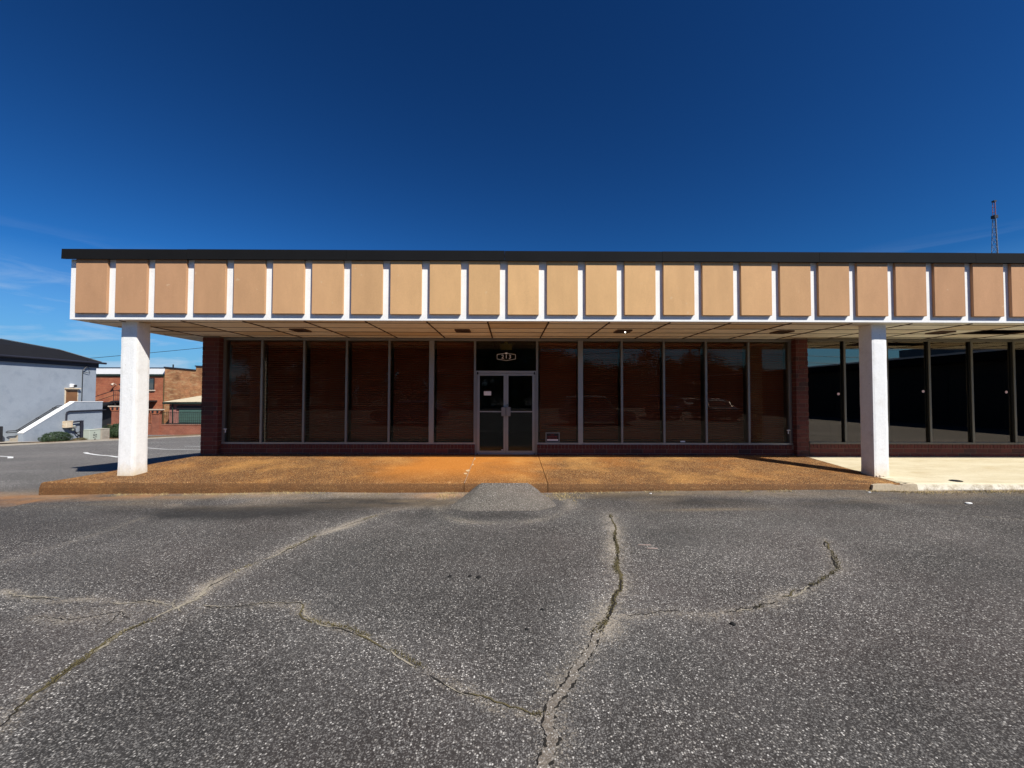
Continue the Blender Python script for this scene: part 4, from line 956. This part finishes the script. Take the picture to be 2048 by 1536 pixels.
# ------------------------------------------------------------------ lattice mast beyond the roof
TW = thing('radio_mast', (194.4, 150, -4), 'tall grey lattice radio mast rising beyond the roof at the right', 'mast')
def mast():
    s = MB(); top = MB(); X0, Y0 = 194.35, 150
    def hw(z): return np.interp(z, [-4, 59, 74, 80], [3.6, 1.05, .50, .46])
    L = np.linspace(-4, 74, 27)
    for z0, z1 in zip(L[:-1], L[1:]):
        for t in range(3):
            a0 = 2*math.pi*t/3+.3; a1 = 2*math.pi*((t+1)%3)/3+.3; p = lambda z, a: (X0+hw(z)*math.cos(a), Y0+hw(z)*math.sin(a), z)
            s.tube([p(z0,a0), p(z1,a0)], .13, 5, False); s.tube([p(z0,a0), p(z1,a1)], .05, 4, False); s.tube([p(z0,a1), p(z1,a0)], .05, 4, False); s.tube([p(z1,a0), p(z1,a1)], .05, 4, False)
    s.build('lattice', STEEL, TW, fix=False)
    for t in range(3):
        a = 2*math.pi*t/3+.3; top.tube([(X0+.5*math.cos(a), Y0+.5*math.sin(a), 74), (X0+.42*math.cos(a), Y0+.42*math.sin(a), 80)], .10, 5)
    for z in (75.5, 77.5, 79.7):
        for t in range(3):
            a = 2*math.pi*t/3+.3; b = a+2*math.pi/3; top.tube([(X0+.46*math.cos(a),Y0+.46*math.sin(a),z),(X0+.46*math.cos(b),Y0+.46*math.sin(b),z)], .06, 4)
    top.build('top_section', TOWERR, TW)
    MB().box(X0-.7, X0+.7, Y0-.7, Y0+.7, 73.0, 74.2).box(X0-.5, X0+.5, Y0-.5, Y0+.5, 79.6, 80.2).build('antenna_ring', IRON, TW)
mast()

# ------------------------------------------------------------------ what the windows mirror: the lot behind the camera
WG = thing('shop_wing', (30, -22, 0), 'long low dark shop wing on the right mirrored in the tinted windows', 'building')
MB().box(26, 44, -44, -8, -.3, 3.7).build('wall', M('wing_wall', (.035,.033,.03), .8), WG); MB().box(25.2, 44.5, -44.5, -7.5, 3.7, 4.15).build('parapet', BLACK, WG); MB().box(25.1, 25.25, -44.6, -7.4, 4.15, 4.25).build('parapet_cap', TRIMW, WG)
for k in range(8): MB().box(25.97, 26.0, -42+4.2*k, -39+4.2*k, .5, 3.0).build('window', SIGNB, WG)
MB().box(31, 35, -22, -18, 4.15, 5.4).build('roof_unit', STEEL, WG)
def tree_meshes(seed, h, r):
    rng = np.random.default_rng(seed); s = MB(); tr = MB(); tr.tube([(0,0,-.2),(.1,0,h*.3),(.05,.1,h*.75)], [.22,.16,.05], 8)
    cl = []
    for k in range(46):
        a = rng.uniform(0, 6.28); z = rng.uniform(.06, .98)*h; q = r*math.sqrt(max(.05, 1-((z/h-.55)/.5)**2))*rng.uniform(.25, .95); c = np.array([math.cos(a)*q, math.sin(a)*q, z]); cl.append((c, rng.uniform(.45, .95)*r*.42))
        tr.tube([(.08, .03, min(z*.6, h*.7)), tuple(c)], [.07,.02], 5)
    for c, cr in cl:
        for _ in range(230):
            d = rng.normal(0, 1, 3); d /= np.linalg.norm(d); p = c+d*cr*rng.uniform(.3, 1)**.5; a = rng.normal(0,1,3); a /= np.linalg.norm(a); b = np.cross(a, d); b /= np.linalg.norm(b)+1e-9; w = rng.uniform(.09, .2)
            s.quad(p-a*w, p-b*w*.5, p+a*w, p+b*w*.5)
    return tr.mesh('trunk', BARK), s.mesh('crown', LEAF2, fix=False)
TM = [tree_meshes(3, 8.5, 4.2), tree_meshes(11, 6.0, 4.2), tree_meshes(23, 12.5, 4.8)]
ORD = 'first second third fourth fifth sixth seventh eighth ninth tenth eleventh twelfth thirteenth fourteenth fifteenth sixteenth seventeenth eighteenth'.split()
ORD += ['rear row '+o for o in ORD[:11]]
k = 0
for (x, y, v) in ((-38,-51,2),(-33,-49,2),(-28,-52,2),(-23,-49,2),(-18,-51,2),(-13,-49,2),(-8,-52,2),(-3,-49,2),(2,-50,2),(7,-51,0),(11,-51,1),(14.5,-52,1),(18,-51,1),(22,-53,0),(26,-52,1),(30,-54,0),(34,-52,1),(39,-54,1),(-35,-59,2),(-30,-60,2),(-25,-58,2),(-20,-60,2),(-15,-59,2),(-10,-60,2),(-5,-59,2),(0,-58,2),(5,-60,0),(9,-58,0),(16,-60,1)):
    T = thing('tree', (x, y, gzf(x, y)), ORD[k]+' tree from the left in the mirrored tree line, '+['full and round','low and spreading','tall and broad'][v], 'tree', 'trees mirrored in the windows')
    o = obj('trunk', TM[v][0], T, (x, y, gzf(x, y))); o2 = obj('crown', TM[v][1], T, (x, y, gzf(x, y)))
    for q in (o, o2): q.rotation_euler = (0, 0, k*1.3)
    k += 1
for (x, y, lab) in ((26, -48, 'taller wooden utility pole mirrored in the right windows'), (32, -58, 'wooden utility pole with crossarm mirrored in the right windows')):
    P = thing('utility_pole', (x, y, 0), lab, 'pole', 'poles across the lot'); MB().tube([(x,y,-.3),(x,y,11)], [.18,.12], 10).build('pole_shaft', WOODP, P); MB().box(x-1.1, x+1.1, y-.06, y+.06, 9.6, 9.75).build('crossarm', WOODP, P)
for i, z in enumerate((7.6, 8.6, 9.8)):
    tag(MB().tube(sag((-60,-48,z),(26,-48,z),1.6,30)+sag((26,-48,z),(90,-48,z),1.4,20)[1:], .03, 5).build('overhead_cable', IRON), ['lowest','middle','highest'][i]+' of the three cables mirrored in the windows', 'cable', 'cables across the lot')

def car(loc, rot, paint, lab, suv=False):
    C = thing('parked_car', (loc[0], loc[1], gzf(loc[0], loc[1])), lab, 'car', 'cars parked across the lot')
    pm_ = M('car_paint_'+lab.split()[0], paint, .25, .02, spec=.6); rt = Matrix.Rotation(rot, 4, 'Z')
    def add(name, mb, mt, sm=False):
        o = mb.build(name, mt, None, sm); o.parent = C; return o
    H = 1.75 if suv else 1.45; s = MB()
    prof = [(-2.2,.35),(-2.25,.62),(-2.1,.92),(-1.95,1.0),(1.0 if not suv else 1.05,.98),(2.05,.82),(2.25,.6),(2.2,.32),(1.7,.22),(-1.7,.22)]
    n = len(prof)
    for (yy, sc_, dz) in ((-.90,1,0),(-.93,1,0),(.93,1,0),(.90,1,0)):
        pass
    ys_ = [(-.84,.96),(-.91,1.0),(-.91,1.0),(.91,1.0),(.84,.96)]
    for (yy, q) in ((-.80,.965),(-.92,1.),(.92,1.),(.80,.965)): s.v += [(a*q, yy, .6+(b-.6)*q) for a, b in prof]
    for r in range(3):
        for k in range(n): s.f.append((r*n+k, r*n+(k+1)%n, (r+1)*n+(k+1)%n, (r+1)*n+k))
    s.f.append(tuple(range(n))); s.f.append(tuple(3*n+k for k in reversed(range(n)))); body = add('body', s, pm_)
    g = [(-1.95,.98),(-1.55 if not suv else -1.8,H-.06),(-1.2,H),(.1,H),(.55,H-.07),(1.15,.97)]; s = MB()
    for (yy, w) in ((-.84,0),(-.66,1),(.66,1),(.84,0)): s.v += [(a*(1 if w else 1), yy if (b < 1.1) else yy*(.97), b if (w or b < 1.1) else b-.05) for a, b in g]
    n = len(g)
    for r in range(3):
        for k in range(n-1): s.f.append((r*n+k, r*n+k+1, (r+1)*n+k+1, (r+1)*n+k))
    s.f.append(tuple(range(n))); s.f.append(tuple(3*n+k for k in reversed(range(n)))); add('cabin', s, pm_)
    for sy in (-1, 1):
        for (a, b) in ((-1.55,-.45),(-.35,.75)):
            s = MB().prism([(a,1.02),(b+.10 if b > 0 else b,1.02),(b-.22 if b > 0 else b,H-.14),(a+.12 if a < -1 else a,H-.14)], sy*.845, sy*.85, 'y'); add('side_window', s, GLASSD_CAR)
        for x in (-1.35, 1.38):
            w = add('wheel', MB().tube([(x,sy*.70,.33),(x,sy*.93,.33)], .33, 20), IRON); add('rim', MB().tube([(x,sy*.93,.33),(x,sy*.945,.33)], .20, 16), ALU2)
        add('headlight', MB().cbox(2.08,2.22,sy*.55-.16,sy*.55+.16,.62,.76,.02), ALU2); add('tail_light', MB().cbox(-2.24,-2.14,sy*.66-.12,sy*.66+.12,.72,.92,.02), SIGNR)
    add('windscreen', MB().quad((.60,-.62,H-.10),(.60,.62,H-.10),(1.14,.74,1.0),(1.14,-.74,1.0)), GLASSD_CAR); add('bumper', MB().cbox(2.16,2.28,-.8,.8,.34,.52,.03), IRON)
    C.rotation_euler = (0, 0, rot); return C
GLASSD_CAR = M('car_glass', (.02,.022,.025), .08, spec=.6)
car((5.3,-14.6), rad(8), (.42,.43,.44), 'silver crossover parked behind the viewpoint, mirrored right of the door', True)
car((11.6,-20.5), rad(100), (.03,.03,.035), 'black boxy car mirrored in the middle right windows', True)
car((14.8,-19.0), rad(95), (.05,.05,.055), 'charcoal saloon mirrored in the windows near the right pier')
car((-6.2,-15.2), rad(185), (.05,.06,.10), 'navy saloon mirrored in the windows left of the door')
for i, (x, y, c) in enumerate(((20,-35,(.5,.5,.5)),(23,-35,(.3,.03,.03)),(26,-35.2,(.55,.55,.52)))):
    car((x, y), rad(92), c, ['white','maroon','ivory'][i]+' car in the far row mirrored near the right pier')

# ------------------------------------------------------------------ small litter on the lot
def pebble(name, x, y, r, mat, lab, cat, flat=.5):
    me = bpy.data.meshes.new(name); bm = bmesh.new(); bmesh.ops.create_icosphere(bm, subdivisions=2, radius=r)
    for v in bm.verts: v.co *= 1+random.uniform(-.22, .22); v.co.z *= flat
    bm.to_mesh(me); bm.free(); me.materials.append(mat); tag(obj(name, me, None, (x, y, gzf(x, y)+r*flat*.6)), lab, cat)
DARKST = M('dark_litter', (.012,.012,.012), .9)
pebble('dark_clod', -.59, -6.34, .020, DARKST, 'dark clod left of two joined clods in mid lot', 'clod'); pebble('dark_clod', -.39, -6.33, .018, DARKST, 'left one of two dark clods lying together in mid lot', 'clod'); pebble('dark_clod', -.30, -6.36, .022, DARKST, 'right one of two dark clods lying together in mid lot', 'clod')
pebble('dark_clod', 1.76, -7.21, .022, DARKST, 'dark clod just below the right branch of the crack', 'clod'); pebble('dark_clod', .28, -6.97, .016, DARKST, 'small dark clod left of the main crack', 'clod'); pebble('dark_clod', .14, -7.26, .014, DARKST, 'smaller dark clod nearer the viewer left of the main crack', 'clod')
for (x, y, r, lab) in ((7.59,-3.71,.045,'white scrap of litter on the asphalt before the pale walk'), (6.62,-2.95,.025,'white litter bit near the broken kerb stone'), (2.59,-2.95,.022,'white litter bit by the kerb right of the ramp')):
    pebble('litter_scrap', x, y, r, PAPER, lab, 'litter', .35)
mb = MB()
for (y, x0, x1) in ((-5.53,1.55,1.70),(-5.64,1.62,1.74)):
    mb.quad((x0,y,gzf(x0,y)+.005),(x1,y-.01,gzf(x1,y)+.005),(x1,y+.012,gzf(x1,y)+.005),(x0,y+.014,gzf(x0,y)+.005))
mb.build('scrape_mark', M('pink_scrape', (.42,.32,.28), .9), GROUND)
